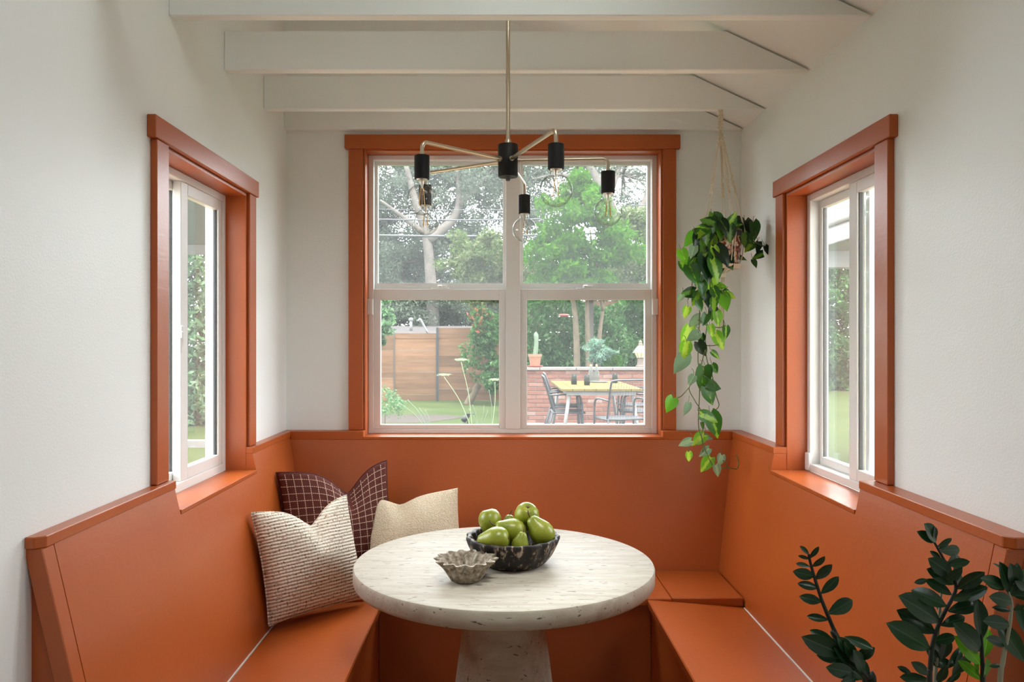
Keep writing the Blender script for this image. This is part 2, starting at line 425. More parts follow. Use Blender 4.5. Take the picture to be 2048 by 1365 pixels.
def obj(name, bm, mat, parent=None, local=False, smooth=False, origin=True, auto=None):
    """one mesh object from a bmesh; world-space vertices are re-centred on the mesh's own middle"""
    mtx = None
    if origin and not local and len(bm.verts):
        lo = Vector([min(v.co[i] for v in bm.verts) for i in range(3)])
        hi = Vector([max(v.co[i] for v in bm.verts) for i in range(3)])
        c = Vector(((lo.x + hi.x) / 2, (lo.y + hi.y) / 2, lo.z))
        bmesh.ops.translate(bm, vec=-c, verts=bm.verts)
        mtx = Matrix.Translation(c)
    me = bpy.data.meshes.new(name)
    bmesh.ops.recalc_face_normals(bm, faces=bm.faces)
    bm.to_mesh(me); bm.free()
    if auto is not None:
        me.polygons.foreach_set('use_smooth', [True] * len(me.polygons))
        me.set_sharp_from_angle(angle=math.radians(auto))
    return link_mesh(name, me, mat, parent, local, mtx, smooth)
def BM(): return bmesh.new()
def add_box(bm, x0, x1, y0, y1, z0, z1, bev=0.0, seg=1):
    vs = [bm.verts.new((x, y, z)) for x in (x0, x1) for y in (y0, y1) for z in (z0, z1)]
    q = [(0, 1, 3, 2), (4, 6, 7, 5), (0, 4, 5, 1), (2, 3, 7, 6), (0, 2, 6, 4), (1, 5, 7, 3)]
    fs = [bm.faces.new([vs[i] for i in f]) for f in q]
    if bev:
        es = list({e for f in fs for e in f.edges})
        bmesh.ops.bevel(bm, geom=es, offset=bev, segments=seg, affect='EDGES', profile=0.5)
    return bm
def box(*a, **k): return add_box(BM(), *a, **k)
def add_hull(bm, A, B, bev=0.0):
    """prism between two polygons with the same number of corners"""
    a = [bm.verts.new(p) for p in A]; b_ = [bm.verts.new(p) for p in B]
    fs = [bm.faces.new(a), bm.faces.new(b_[::-1])]
    n = len(A)
    for i in range(n): fs.append(bm.faces.new([a[i], b_[i], b_[(i + 1) % n], a[(i + 1) % n]]))
    if bev:
        es = list({e for f in fs for e in f.edges})
        bmesh.ops.bevel(bm, geom=es, offset=bev, segments=1, affect='EDGES')
    return bm
def frames(pts):
    pts = [Vector(p) for p in pts]
    out = []; up = None
    for i, p in enumerate(pts):
        t = (pts[min(i + 1, len(pts) - 1)] - pts[max(i - 1, 0)]).normalized()
        if up is None:
            up = Vector((0, 0, 1)) if abs(t.z) < 0.9 else Vector((1, 0, 0))
        s = t.cross(up).normalized(); up = s.cross(t).normalized()
        out.append((p, s, up))
    return out
def add_tube(bm, pts, r, seg=8, cap=True):
    fr = frames(pts); rings = []
    for i, (p, s, u) in enumerate(fr):
        rr = r[i] if isinstance(r, (list, tuple)) else r
        rings.append([bm.verts.new(p + (s * math.cos(2 * math.pi * k / seg) + u * math.sin(2 * math.pi * k / seg)) * rr) for k in range(seg)])
    for a, b_ in zip(rings, rings[1:]):
        for k in range(seg):
            bm.faces.new([a[k], a[(k + 1) % seg], b_[(k + 1) % seg], b_[k]])
    if cap: bm.faces.new(rings[0][::-1]); bm.faces.new(rings[-1])
    return bm
def tube(*a, **k): return add_tube(BM(), *a, **k)
def smooth_path(pts, n=6):
    """Catmull-Rom through the points"""
    pts = [Vector(p) for p in pts]; out = []
    q = [pts[0] * 2 - pts[1]] + pts + [pts[-1] * 2 - pts[-2]]
    for i in range(1, len(q) - 2):
        for k in range(n):
            t = k / n
            a, b_, c, d = q[i - 1], q[i], q[i + 1], q[i + 2]
            out.append(0.5 * ((2 * b_) + (c - a) * t + (2 * a - 5 * b_ + 4 * c - d) * t * t + (3 * b_ - a - 3 * c + d) * t ** 3))
    out.append(pts[-1])
    return out
def add_lathe(bm, prof, seg=24, c=(0, 0, 0), close=False, wob=None):
    """prof: list of (r, z); wob(angle, i) multiplies r"""
    rings = []
    for i, (r, z) in enumerate(prof):
        if r < 1e-6: rings.append([bm.verts.new((c[0], c[1], c[2] + z))])
        else:
            rings.append([bm.verts.new((c[0] + r * (wob(2 * math.pi * k / seg, i) if wob else 1) * math.cos(2 * math.pi * k / seg),
                                        c[1] + r * (wob(2 * math.pi * k / seg, i) if wob else 1) * math.sin(2 * math.pi * k / seg), c[2] + z)) for k in range(seg)])
    pairs = list(zip(rings, rings[1:]))
    if close: pairs.append((rings[-1], rings[0]))
    for a, b_ in pairs:
        for k in range(seg):
            k2 = (k + 1) % seg
            if len(a) == 1 and len(b_) == 1: continue
            if len(a) == 1: bm.faces.new([a[0], b_[k], b_[k2]])
            elif len(b_) == 1: bm.faces.new([a[k], b_[0], a[k2]])
            else: bm.faces.new([a[k], a[k2], b_[k2], b_[k]])
    if not close:
        for rg, fl in ((rings[0], True), (rings[-1], False)):
            if len(rg) > 1: bm.faces.new(rg[::-1] if fl else rg)
    return bm
def lathe(*a, **k): return add_lathe(BM(), *a, **k)
def copy_tree(o, parent=None):
    c = o.copy(); COL.objects.link(c)
    if parent is not None: c.parent = parent
    for ch in [x for x in bpy.data.objects if x.parent == o]: copy_tree(ch, c)
    return c

# ------------------------------------------------------------------ the room shell
XL, XR, YB = -1.0, 1.128, 3.68
T = 0.15
def struct(name, bm, mat, label=None, **k):
    return tag(obj(name, bm, mat, **k), label, None, None, 'structure')
RS = 0.47                                  # slope of the shed ceiling
def zroof(x): return 2.48 + RS * (XR - x)
# side walls, each a slab with one window hole
def wall_with_hole(bm, axis, a0, a1, u0, u1, z0, z1, h):
    """slab between a0..a1 across its thickness, u0..u1 along, hole h=(u0,u1,z0,z1)"""
    def bx_(p, q, r, s):
        if q - p < 1e-4 or s - r < 1e-4: return
        if axis == 'x': add_box(bm, a0, a1, p, q, r, s)
        else: add_box(bm, p, q, a0, a1, r, s)
    bx_(u0, h[0], z0, z1); bx_(h[1], u1, z0, z1); bx_(h[0], h[1], z0, h[2]); bx_(h[0], h[1], h[3], z1)
    return bm
SW = (2.33, 3.08, 0.975, 2.07)             # side window hole
struct('wall_left', wall_with_hole(BM(), 'x', XL - T, XL, 1.0, YB + T, 0, 3.56, SW), 'wall_paint', 'off-white painted wall with the left window')
struct('wall_right', wall_with_hole(BM(), 'x', XR, XR + T, 1.0, YB + T, 0, 2.50, SW), 'wall_paint', 'off-white painted wall with the right window')
BW = (-0.635, 0.756, 1.04, 2.388)
struct('wall_back', wall_with_hole(BM(), 'y', YB, YB + T, XL, XR, 0, 3.56, BW), 'wall_paint', 'off-white painted wall with the large window')
struct('floor', box(-3.4, 3.4, -4.75, YB + T, -0.12, 0.0), 'floor_wood', 'brown wooden floor')
# shed ceiling with exposed joists
bm = BM()
SK = (0.02, 0.62, 1.48, 1.88)              # roof light between two joists, added unseen to brighten joists and seats
def roof_piece(xa_, xb_, ya_, yb_):
    A = [(xa_, ya_, zroof(xa_)), (xb_, ya_, zroof(xb_)), (xb_, ya_, zroof(xb_) + 0.12), (xa_, ya_, zroof(xa_) + 0.12)]
    add_hull(bm, A, [(x, yb_, z) for x, y, z in A])
yf = YB + T + .35
roof_piece(XL, XR + .5, 1.0, SK[2]); roof_piece(XL, XR + .5, SK[3], yf)
roof_piece(XL, SK[0], SK[2], SK[3]); roof_piece(SK[1], XR + .5, SK[2], SK[3])
ceiling = struct('ceiling', bm, 'ceiling_paint', 'white sloped ceiling above exposed joists')
BZ = 2.475
def joist(y0, y1):
    A = [(XL, y0, BZ), (XR - 0.004, y0, BZ), (XR - 0.145 / RS, y0, BZ + 0.142), (XL, y0, BZ + 0.142)]
    bm = add_hull(BM(), A, [(x, y1, z) for x, _, z in A], bev=0.003)
    return obj('joist', bm, 'ceiling_paint', ceiling)
A = [(SK[0], SK[2], zroof(SK[0]) + .10), (SK[1], SK[2], zroof(SK[1]) + .10), (SK[1], SK[2], zroof(SK[1]) + .105), (SK[0], SK[2], zroof(SK[0]) + .105)]
obj('added_roof_light_pane', add_hull(BM(), A, [(x, SK[3], z) for x, y, z in A]), 'window_glass', ceiling)
for y in (3.328, 2.851, 2.374, 1.897, 1.42): joist(y, y + 0.04)
joist(3.64, YB - 0.001)
# the larger room behind the camera
struct('wall_front', box(-3.4, 3.4, -4.75, -4.6, 0, 3.6), 'wall_paint', 'white wall behind the camera')
struct('wall_west', box(-3.4, -3.25, -4.6, 1.15, 0, 3.6), 'wall_paint', 'white side wall behind the camera')
struct('wall_east', wall_with_hole(BM(), 'x', 3.25, 3.4, -4.6, 1.15, 0, 3.6, (-2.7, -1.7, 1.1, 2.1)), 'wall_paint', 'white side wall behind the camera')  # window opening added unseen to let fill light into the room
bm = BM()
add_box(bm, -3.25, XL - T, 1.0, 1.15, 0, 3.6); add_box(bm, XR + T, 3.25, 1.0, 1.15, 0, 3.6)
add_hull(bm, [(XL - T, 0.98, zroof(XL)), (XR + T, 0.98, zroof(XR)), (XR + T, 0.98, 3.6), (XL - T, 0.98, 3.6)],
             [(XL - T, 1.02, zroof(XL)), (XR + T, 1.02, zroof(XR)), (XR + T, 1.02, 3.6), (XL - T, 1.02, 3.6)])
struct('wall_partition', bm, 'wall_paint', 'white wall beside the opening to the nook')
struct('ceiling_room', box(-3.4, 3.4, -4.75, 1.15, 3.6, 3.72), 'ceiling_paint', 'white flat ceiling behind the camera')

# added fill lamp above and behind the camera, lifting joists and upper walls
lamp = thing('fill_lamp', (0.1, -0.5, 3.6), 'round white flush lamp added unseen behind the camera as fill light', 'ceiling light')
obj('mount', lathe([(0, -.03), (.42, -.03), (.44, -.02), (.44, .0), (0, .0)], 40, (0.1, -0.5, 3.599)), 'vinyl_white', lamp, auto=40)
obj('rim', lathe([(.42, -.075), (.44, -.07), (.44, -.031), (.42, -.031)], 40, (0.1, -0.5, 3.599), close=True), 'vinyl_white', lamp, auto=40)
ld = bpy.data.lights.new('fill_lamp_light', 'AREA'); ld.shape = 'DISK'; ld.size = 0.8; ld.energy = 4.0; ld.color = (0.95, 0.98, 1.0)
lo_ = bpy.data.objects.new('fill_lamp_light', ld); COL.objects.link(lo_)
lo_.location = (0.1, -0.5, 3.52)

# ------------------------------------------------------------------ windows
# window_1: the large twin window in the back wall
w1 = thing('window_1', (0.06, YB, 1.04), 'large twin white window with terracotta casing', None, None, 'structure')
ch = obj('casing_head', box(-0.722, 0.838, 3.652, YB, 2.388, 2.453, bev=0.002), 'terracotta_paint', w1)
obj('casing_side', box(-0.705, -0.637, 3.66, YB, 1.079, 2.388, bev=0.002), 'terracotta_paint', w1)
obj('casing_side', box(0.758, 0.820, 3.66, YB, 1.079, 2.388, bev=0.002), 'terracotta_paint', w1)
obj('jamb', box(-0.635, -0.627, 3.668, 3.80, 1.053, 2.388), 'terracotta_paint', w1)
obj('jamb', box(0.748, 0.756, 3.668, 3.80, 1.053, 2.388), 'terracotta_paint', w1)
obj('jamb_head', box(-0.627, 0.748, 3.668, 3.80, 2.379, 2.388), 'terracotta_paint', w1)
obj('sill', box(-0.627, 0.748, 3.613, 3.80, 1.0405, 1.053, bev=0.002), 'terracotta_paint', w1)
bm = BM()
add_box(bm, -0.627, -0.602, 3.748, 3.82, 1.053, 2.379, bev=.002); add_box(bm, 0.723, 0.748, 3.748, 3.82, 1.053, 2.379, bev=.002)
add_box(bm, -0.602, 0.723, 3.748, 3.82, 2.357, 2.379, bev=.002); add_box(bm, -0.602, 0.723, 3.748, 3.82, 1.053, 1.075, bev=.002)
add_box(bm, 0.027, 0.097, 3.742, 3.82, 1.075, 2.357, bev=.002)
obj('frame', bm, 'vinyl_white', w1)
for x0, x1 in ((-0.602, 0.027), (0.097, 0.723)):
    # upper fixed sash, in the outer track
    bm = BM()
    yo0, yo1 = 3.790, 3.815
    add_box(bm, x0, x0 + .014, yo0, yo1, 1.735, 2.357); add_box(bm, x1 - .014, x1, yo0, yo1, 1.735, 2.357)
    add_box(bm, x0 + .014, x1 - .014, yo0, yo1, 1.735, 1.772); add_box(bm, x0 + .014, x1 - .014, yo0, yo1, 2.342, 2.357)
    us = obj('upper_sash', bm, 'vinyl_white', w1)
    obj('pane', box(x0 + .014, x1 - .014, 3.800, 3.804, 1.772, 2.342), 'hazed_glass', us)
    # lower sash, in the inner track
    bm = BM()
    yi0, yi1 = 3.755, 3.786
    add_box(bm, x0, x0 + .032, yi0, yi1, 1.075, 1.742, bev=.002); add_box(bm, x1 - .032, x1, yi0, yi1, 1.075, 1.742, bev=.002)
    add_box(bm, x0 + .032, x1 - .032, yi0, yi1, 1.690, 1.742, bev=.002); add_box(bm, x0 + .032, x1 - .032, yi0, yi1, 1.075, 1.094, bev=.002)
    ls = obj('lower_sash', bm, 'vinyl_white', w1)
    obj('pane', box(x0 + .032, x1 - .032, 3.768, 3.772, 1.094, 1.690), 'window_glass', ls)
    xm = (x0 + x1) / 2
    bm = BM(); add_box(bm, xm - .045, xm + .045, 3.760, 3.784, 1.742, 1.748, bev=.002)
    add_lathe(bm, [(.013, 0), (.013, .01), (.008, .014)], 12, (xm, 3.772, 1.748)); add_box(bm, xm - .004, xm + .032, 3.764, 3.773, 1.752, 1.759, bev=.002)
    obj('sash_latch', bm, 'vinyl_white', ls)
for px, w in ((740, 0.030), (1310, 0.030)):
    p = P(px, 614, 3.735)
    bm = box(p.x - w / 2, p.x + w / 2, 3.722, 3.748, p.z - .038, p.z + .038, bev=.004, seg=2)
    obj('contact_sensor', bm, 'vinyl_white', w1)

# window_2 (left) and window_3 (right): horizontal sliders
def side_window(name, s, label):
    """s = -1 left, +1 right"""
    X0 = XL if s < 0 else XR
    def bx_(d0, d1, y0, y1, z0, z1, bm=None, **k):     # d: distance behind the wall face (negative: into the room)
        a, b_ = X0 + s * d0, X0 + s * d1
        return add_box(bm if bm is not None else BM(), min(a, b_), max(a, b_), y0, y1, z0, z1, **k)
    w = thing(name, (X0, 2.705, 0.99), label, None, None, 'structure')
    obj('casing_head', bx_(-.026, 0, 2.228, 3.182, 2.072, 2.136, bev=.002), 'terracotta_paint', w)
    obj('casing_side', bx_(-.020, 0, 2.250, 2.331, 1.079, 2.072, bev=.002), 'terracotta_paint', w)
    obj('casing_side', bx_(-.020, 0, 3.086, 3.166, 1.079, 2.072, bev=.002), 'terracotta_paint', w)
    obj('jamb', bx_(-.008, T - .02, 2.330, 2.340, 0.99, 2.07), 'terracotta_paint', w)
    obj('jamb', bx_(-.008, T - .02, 3.070, 3.080, 0.99, 2.07), 'terracotta_paint', w)
    obj('jamb_head', bx_(-.008, T - .02, 2.340, 3.070, 2.060, 2.07), 'terracotta_paint', w)
    za, zb = 0.99, 2.060
    bm = BM()
    d0, d1 = .070, .140
    bx_(d0, d1, 2.340, 2.366, za, zb, bm, bev=.002); bx_(d0, d1, 3.044, 3.070, za, zb, bm, bev=.002)
    bx_(d0, d1, 2.366, 3.044, za, za + .028, bm, bev=.002); bx_(d0, d1, 2.366, 3.044, zb - .026, zb, bm, bev=.002)
    obj('frame', bm, 'vinyl_white', w)
    za += .028; zb -= .026
    def sash(nm, da, db, ya, yb, st, rl, pm, st2=None):
        sa = st2 or st
        bm = BM()
        bx_(da, db, ya, ya + sa, za, zb, bm, bev=.002); bx_(da, db, yb - st, yb, za, zb, bm, bev=.002)
        bx_(da, db, ya + sa, yb - st, za, za + rl, bm, bev=.002); bx_(da, db, ya + sa, yb - st, zb - rl, zb, bm, bev=.002)
        sh = obj(nm, bm, 'vinyl_white', w)
        dm = (da + db) / 2
        obj('pane', bx_(dm - .002, dm + .002, ya + sa, yb - st, za + rl, zb - rl), pm, sh)
        bm = BM()
        for y in (ya + sa, yb - st - .004): bx_(dm - .006, dm + .006, y, y + .004, za + rl, zb - rl, bm)
        obj('gasket', bm, 'gasket_dark' if s < 0 else 'steel_grey', sh)
        return sh
    if s < 0:
        a = sash('sliding_sash', .076, .104, 2.655, 3.044, .034, .040, 'window_glass', .058)
        sash('fixed_sash', .108, .134, 2.366, 2.715, .040, .030, 'window_glass')
        bm = BM(); bx_(.064, .090, 2.637, 2.655, 1.475, 1.545, bm, bev=.004); bx_(.058, .070, 2.625, 2.640, 1.49, 1.525, bm, bev=.003); bx_(.060, .068, 2.618, 2.630, 1.455, 1.505, bm, bev=.003)
        obj('latch', bm, 'vinyl_white', a)
    else:
        a = sash('sliding_sash', .076, .104, 2.366, 2.715, .058, .040, 'window_glass')
        sash('fixed_sash', .108, .134, 2.635, 3.044, .020, .030, 'window_glass', .028)
        bm = BM(); bx_(.060, .074, 3.035, 3.069, .992, 1.06, bm, bev=.003)
        obj('sash_stop', bm, 'vinyl_white', w)
    return w
w2 = side_window('window_2', -1, 'white sliding window in the left wall, terracotta casing')
w3 = side_window('window_3', 1, 'white sliding window in the right wall, terracotta casing')

# ------------------------------------------------------------------ banquette: three built-in benches
CAPT, CAPB = 1.078, 1.053
ZS = 0.455                                 # where a backrest meets its seat
Y0 = 1.66                                  # open end of the side benches
BT, BBt = 3.62, 3.43                       # back bench: top and foot of the backrest
def side_bench(s, label):
    W_ = XL if s < 0 else XR
    ct = -0.966 if s < 0 else 1.070        # cap edge
    ft = -0.828 if s < 0 else 0.950        # foot of the backrest
    se = -0.455 if s < 0 else 0.573        # seat edge
    root = thing('banquette_bench', ((ft + se) / 2, 2.4, 0), label, 'bench', 'built-in terracotta benches')
    xa = lambda z: ct + (ft - ct) * (CAPB - z) / (CAPB - ZS)
    ya = lambda z: BT + (BBt - BT) * (CAPB - z) / (CAPB - ZS)
    # backrest, notched for the window sill
    bm = BM()
    def seg(y0, y1, zt, far=False, near_in=0.0):
        A = [(W_, y0, zt), (xa(zt), y0, zt), (ft, y0, ZS), (W_, y0, ZS)]
        B = [(W_, YB if far else y1, zt), (xa(zt), ya(zt) if far else y1, zt), (ft, ya(ZS) if far else y1, ZS), (W_, YB if far else y1, ZS)]
        add_hull(bm, A, B)
    ys = [Y0 + .045, 2.338, 3.072]
    seg(ys[0], ys[1], CAPB); seg(ys[1], ys[2], 0.976); seg(ys[2], 3.5, CAPB, far=True)
    obj('backrest', bm, 'terracotta_paint', root)
    # sill let into the backrest
    xs = xa(0.99) - s * 0.004
    xq = (XL - .070) if s < 0 else (XR + .070)
    obj('window_sill', box(min(xs, xq), max(xs, xq), 2.341, 3.069, 0.9765, 0.990, bev=.0015), 'terracotta_paint', root)
    # cap rails before and behind the sill
    ov = ct - s * 0.004
    bm = add_hull(BM(), [(W_, Y0 - .006, CAPB), (ov + s * .018, Y0 - .006, CAPB), (ov, Y0 + .010, CAPB), (ov, 2.339, CAPB), (W_, 2.339, CAPB)],
                        [(W_, Y0 - .006, CAPT), (ov + s * .018, Y0 - .006, CAPT), (ov, Y0 + .010, CAPT), (ov, 2.339, CAPT), (W_, 2.339, CAPT)], bev=.002)
    obj('cap_rail', bm, 'terracotta_paint', root)
    bm = add_hull(BM(), [(W_, 3.071, CAPB), (ov, 3.071, CAPB), (ov, BT - .004, CAPB), (W_, YB, CAPB)],
                        [(W_, 3.071, CAPT), (ov, 3.071, CAPT), (ov, BT - .004, CAPT), (W_, YB, CAPT)], bev=.0015)
    obj('cap_rail', bm, 'terracotta_paint', root)
    # slanted end stile and the recessed end panel behind it
    wd = 0.040
    A = [(xa(CAPB), Y0, CAPB), (xa(0.0), Y0, 0.0), (xa(0.0) + s * wd * 1.03, Y0, 0.0), (xa(CAPB) + s * wd, Y0, CAPB)]
    B = [(x, Y0 + .044, z) for x, y, z in A]
    obj('end_stile', add_hull(BM(), A, B, bev=.002), 'terracotta_paint', root)
    A = [(xa(CAPB) + s * .036, Y0 + .02, CAPB), (xa(0) + s * .036, Y0 + .02, 0), (W_, Y0 + .02, 0), (W_, Y0 + .02, CAPB)]
    obj('end_panel', add_hull(BM(), A, [(x, Y0 + .044, z) for x, y, z in A]), 'terracotta_paint', root)
    # seat, pitched a little towards the backrest
    zi, zo = 0.487, 0.457
    fx = ft - s * .004
    A = [(se, Y0 + .05, zi), (fx, Y0 + .05, zo), (fx, Y0 + .05, zo - .03), (se, Y0 + .05, zi - .03)]
    B = [(x, 3.062, z) for x, y, z in A]
    obj('seat', add_hull(BM(), A, B, bev=.004), 'terracotta_paint', root)
    # pale unpainted gap line along the back of the seat
    A = [(fx - s * .001, Y0 + .05, zo + .0004), (ft + s * .004, Y0 + .05, zo), (ft + s * .004, Y0 + .05, zo - .012), (fx - s * .001, Y0 + .05, zo - .012)]
    obj('seat_gap', add_hull(BM(), A, [(x, 3.055, z) for x, y, z in A]), 'caulk_white', root)
    px_ = se + s * .020
    obj('front_panel', box(min(px_, px_ + s * .02), max(px_, px_ + s * .02), Y0 + .06, 3.088, 0, zi - .031), 'terracotta_paint', root)
    return root
side_bench(-1, 'terracotta painted built-in bench along the left wall, textured and cream pillows on it')
side_bench(1, 'terracotta painted built-in bench along the right wall, behind the dark leafy plant')
root = thing('banquette_bench', (0.06, 3.3, 0), 'terracotta painted built-in bench under the large back window', 'bench', 'built-in terracotta benches')
bm = BM()
zt = 1.04
f = (CAPB - zt) / (CAPB - ZS)
yt = BT + (BBt - BT) * f; xl = -0.966 + (-0.828 + 0.966) * f; xr = 1.070 + (0.950 - 1.070) * f
add_hull(bm, [(XL, YB, zt), (xl, yt, zt), (-0.828, BBt, ZS), (XL, YB, ZS)], [(XR, YB, zt), (xr, yt, zt), (0.950, BBt, ZS), (XR, YB, ZS)])
obj('backrest', bm, 'terracotta_paint', root)
for a, b_, c, d in ((XL, -0.962, -0.628, -0.628), (0.749, 0.749, 1.066, XR)):
    A = [(a, YB, 1.0405), (b_, BT - .004, 1.0405), (c, BT - .004, 1.0405), (d, YB, 1.0405)]
    obj('cap_rail', add_hull(BM(), A, [(x, y, CAPT) for x, y, z in A], bev=.0015), 'terracotta_paint', root)
obj('seat', box(-0.55, 0.668, 3.058, BBt + .0, 0.462, 0.491, bev=.003), 'terracotta_paint', root)
obj('corner_seat', box(0.671, 0.948, 3.066, BBt, 0.456, 0.491, bev=.003), 'terracotta_paint', root)
obj('corner_seat', box(-0.826, -0.553, 3.066, BBt, 0.456, 0.491, bev=.003), 'terracotta_paint', root)
obj('front_panel', box(-0.474, 0.592, 3.09, 3.11, 0, 0.461), 'terracotta_paint', root)

# ------------------------------------------------------------------ table
TZ = 0.753
tb = thing('round_table', (0.013, 2.65, 0), 'round travertine pedestal table with two bowls on it', 'table')
Rt = 0.5
prof = [(0.0, TZ - .060), (Rt - .016, TZ - .060), (Rt - .006, TZ - .056), (Rt, TZ - .046), (Rt, TZ - .008), (Rt - .003, TZ - .002), (Rt - .009, TZ), (0.0, TZ)]
obj('table_top', lathe(prof, 128, (0.013, 2.65, 0)), 'travertine', tb, auto=40)
prof = [(0.0, 0.0), (0.207, 0.0), (0.207, 0.01), (0.118, TZ - .062), (0.0, TZ - .062)]
obj('pedestal', lathe(prof, 64, (0.013, 2.65, 0)), 'travertine', tb, auto=40)

# bowls
def bowl(name, c, outer, inner, nf, amp, seg, mat, label, cat='bowl', ease=1.0):
    prof = outer + inner[::-1]
    no = len(outer)
    zmax = max(z for r, z in outer)
    def wob(a, i):
        r, z = prof[i]
        k = max(0.0, min(1.0, z / zmax)) ** ease
        w_ = math.cos(nf * a)
        return 1 + amp * k * w_ + 0.006 * math.sin(3 * a + 1) * k
    bm = lathe(prof, seg, (0, 0, 0), wob=wob)
    o = obj(name, bm, mat, local=True, origin=False, auto=60)
    o.location = c; WM[o.name] = Matrix.Translation(c)
    return tag(o, label, cat)
bc = Vector((0.042, 2.615, TZ + .0005))
bowl('fluted_bowl', bc, [(0.0, 0), (.092, 0), (.102, .004), (.118, .018), (.134, .040), (.146, .064), (.153, .084), (.153, .091), (.150, .094)],
     [(0.0, .016), (.085, .017), (.105, .026), (.120, .046), (.131, .068), (.137, .088), (.141, .093)], 17, .026, 204, 'worn_black',
     'large black weathered scalloped bowl heaped with green pears on the table', ease=.6)
sc = Vector((-0.105, 2.43, TZ + .0005))
bowl('fluted_bowl', sc, [(0.0, 0), (.040, 0), (.046, .004), (.055, .020), (.066, .040), (.078, .055), (.086, .063), (.090, .066), (.090, .069)],
     [(0.0, .010), (.036, .011), (.044, .020), (.056, .038), (.069, .054), (.080, .064), (.086, .070)], 14, .115, 224, 'aged_stone',
     'small empty grey stone bowl with a ruffled rim on the table', ease=.25)

# pears: local z from base to neck
def pear_mesh():
    prof = [(0.0, .004), (.006, .002), (.016, .0), (.027, .006), (.035, .018), (.0385, .033), (.037, .048), (.031, .062), (.024, .075), (.019, .086), (.014, .093), (.006, .0965), (0.0, .095)]
    def wob(a, i): return 1 + .025 * math.sin(2 * a + .5 * i) + .02 * math.sin(3 * a)
    bm = lathe(prof, 28, wob=wob)
    me = bpy.data.meshes.new('pear_flesh'); bmesh.ops.recalc_face_normals(bm, faces=bm.faces); bm.to_mesh(me); bm.free()
    me.polygons.foreach_set('use_smooth', [True] * len(me.polygons))
    return me
PM = pear_mesh()
bm = tube(smooth_path([(0, 0, .090), (.001, 0, .100), (.005, .001, .110), (.012, .002, .117)], 4), [.0022] * 8 + [.0016] * 4 + [.0024], 7)
PSM = bpy.data.meshes.new('pear_stem'); bm.to_mesh(PSM); bm.free()
bm = lathe([(0, -.0006), (.005, .0002), (.004, .0035), (0, .003)], 8)
PCM = bpy.data.meshes.new('pear_calyx'); bm.to_mesh(PCM); bm.free()
def pear(px, py, Y, axis, label, sc_=1.0, spin=0.0):
    c = P(px, py, Y)
    q = Vector(axis).normalized().to_track_quat('Z', 'Y')
    M = q.to_matrix().to_4x4() @ Matrix.Rotation(spin, 4, 'Z')
    base = c - (q @ Vector((0, 0, .042 * sc_)))
    r = thing('pear', base, label, 'pear', 'green pears in the black bowl', rot=M.to_euler(), scale=sc_)
    link_mesh('flesh', PM, 'pear_skin', r, True)
    link_mesh('stem', PSM, 'pear_stem', r, True)
    link_mesh('calyx', PCM, 'pear_stem', r, True)
pear(981, 1046, 2.665, (.25, -.2, -1), 'green pear bottom-up at the back left of the black bowl', 1.05)
pear(1053, 1034, 2.665, (-.1, .5, -.85), 'topmost green pear in the bowl, its blossom end up', 1.08, 1.0)
pear(1023, 1062, 2.600, (-1, -.25, .35), 'green pear lying at the centre of the heap, stem to the left', 1.08, 2.0)
pear(1082, 1064, 2.600, (-.62, .05, .8), 'green pear at the right side of the black bowl', 1.08, 0.6)
pear(990, 1079, 2.535, (-1, .1, -.12), 'green pear lying front left against the bowl rim', 1.06, 4.0)
pear(1040, 1088, 2.545, (.28, -.05, 1), 'small green pear peeking over the front rim, stem up', 0.72, 0.2)
pear(1017, 1056, 2.690, (.1, .1, 1), 'green pear hidden behind the heap, only its thin stem showing', 0.80, 3.0)

# ------------------------------------------------------------------ pillows
def pillow_mesh(w, h, t, chop, n=28, ear=.06):
    """local x across, y up (0 at the bottom edge), z towards the viewer"""
    def pt(u, v, side):
        x = u * w / 2; y = v * h / 2
        x *= 1 - ear * (1 - v * v); y *= 1 - ear * (1 - u * u)
        th = .006 + t / 2 * (max(0, 1 - u * u) ** .5) * (max(0, 1 - v * v) ** .5) * (1 + .25 * (1 - max(abs(u), abs(v))))
        if abs(u) > .999 or abs(v) > .999: th = 0
        k = math.exp(-(abs(u - chop[1]) / .34) ** 1.45) * max(0, (v + .15) / 1.15) ** 1.3
        y -= chop[0] * h * k
        th *= 1 - .35 * k * (v > 0)
        z = side * th + .012 * math.sin(3 * u + 2 * v) * (1 - u * u) * (1 - v * v)
        z -= .04 * k * math.exp(-((u - chop[1]) / .2) ** 2) * (1 - max(0, v) ** 6)
        return Vector((x, y + h / 2, z))
    bm = BM(); g = {}
    for s in (1, -1):
        for i in range(n + 1):
            for j in range(n + 1):
                u = -1 + 2 * i / n; v = -1 + 2 * j / n
                u = math.sin(u * math.pi / 2) * .5 + u * .5; v = math.sin(v * math.pi / 2) * .5 + v * .5
                e = i in (0, n) or j in (0, n)
                if s == -1 and e: g[s, i, j] = g[1, i, j]
                else: g[s, i, j] = bm.verts.new(pt(u, v, s))
        for i in range(n):
            for j in range(n):
                q = [g[s, i, j], g[s, i + 1, j], g[s, i + 1, j + 1], g[s, i, j + 1]]
                bm.faces.new(q if s == 1 else q[::-1])
    rim = [pt(-1 + 2 * k / n, -1, 1) for k in range(n)] + [pt(1, -1 + 2 * k / n, 1) for k in range(n)] + \
          [pt(1 - 2 * k / n, 1, 1) for k in range(n)] + [pt(-1, 1 - 2 * k / n, 1) for k in range(n)]
    return bm, pt, rim
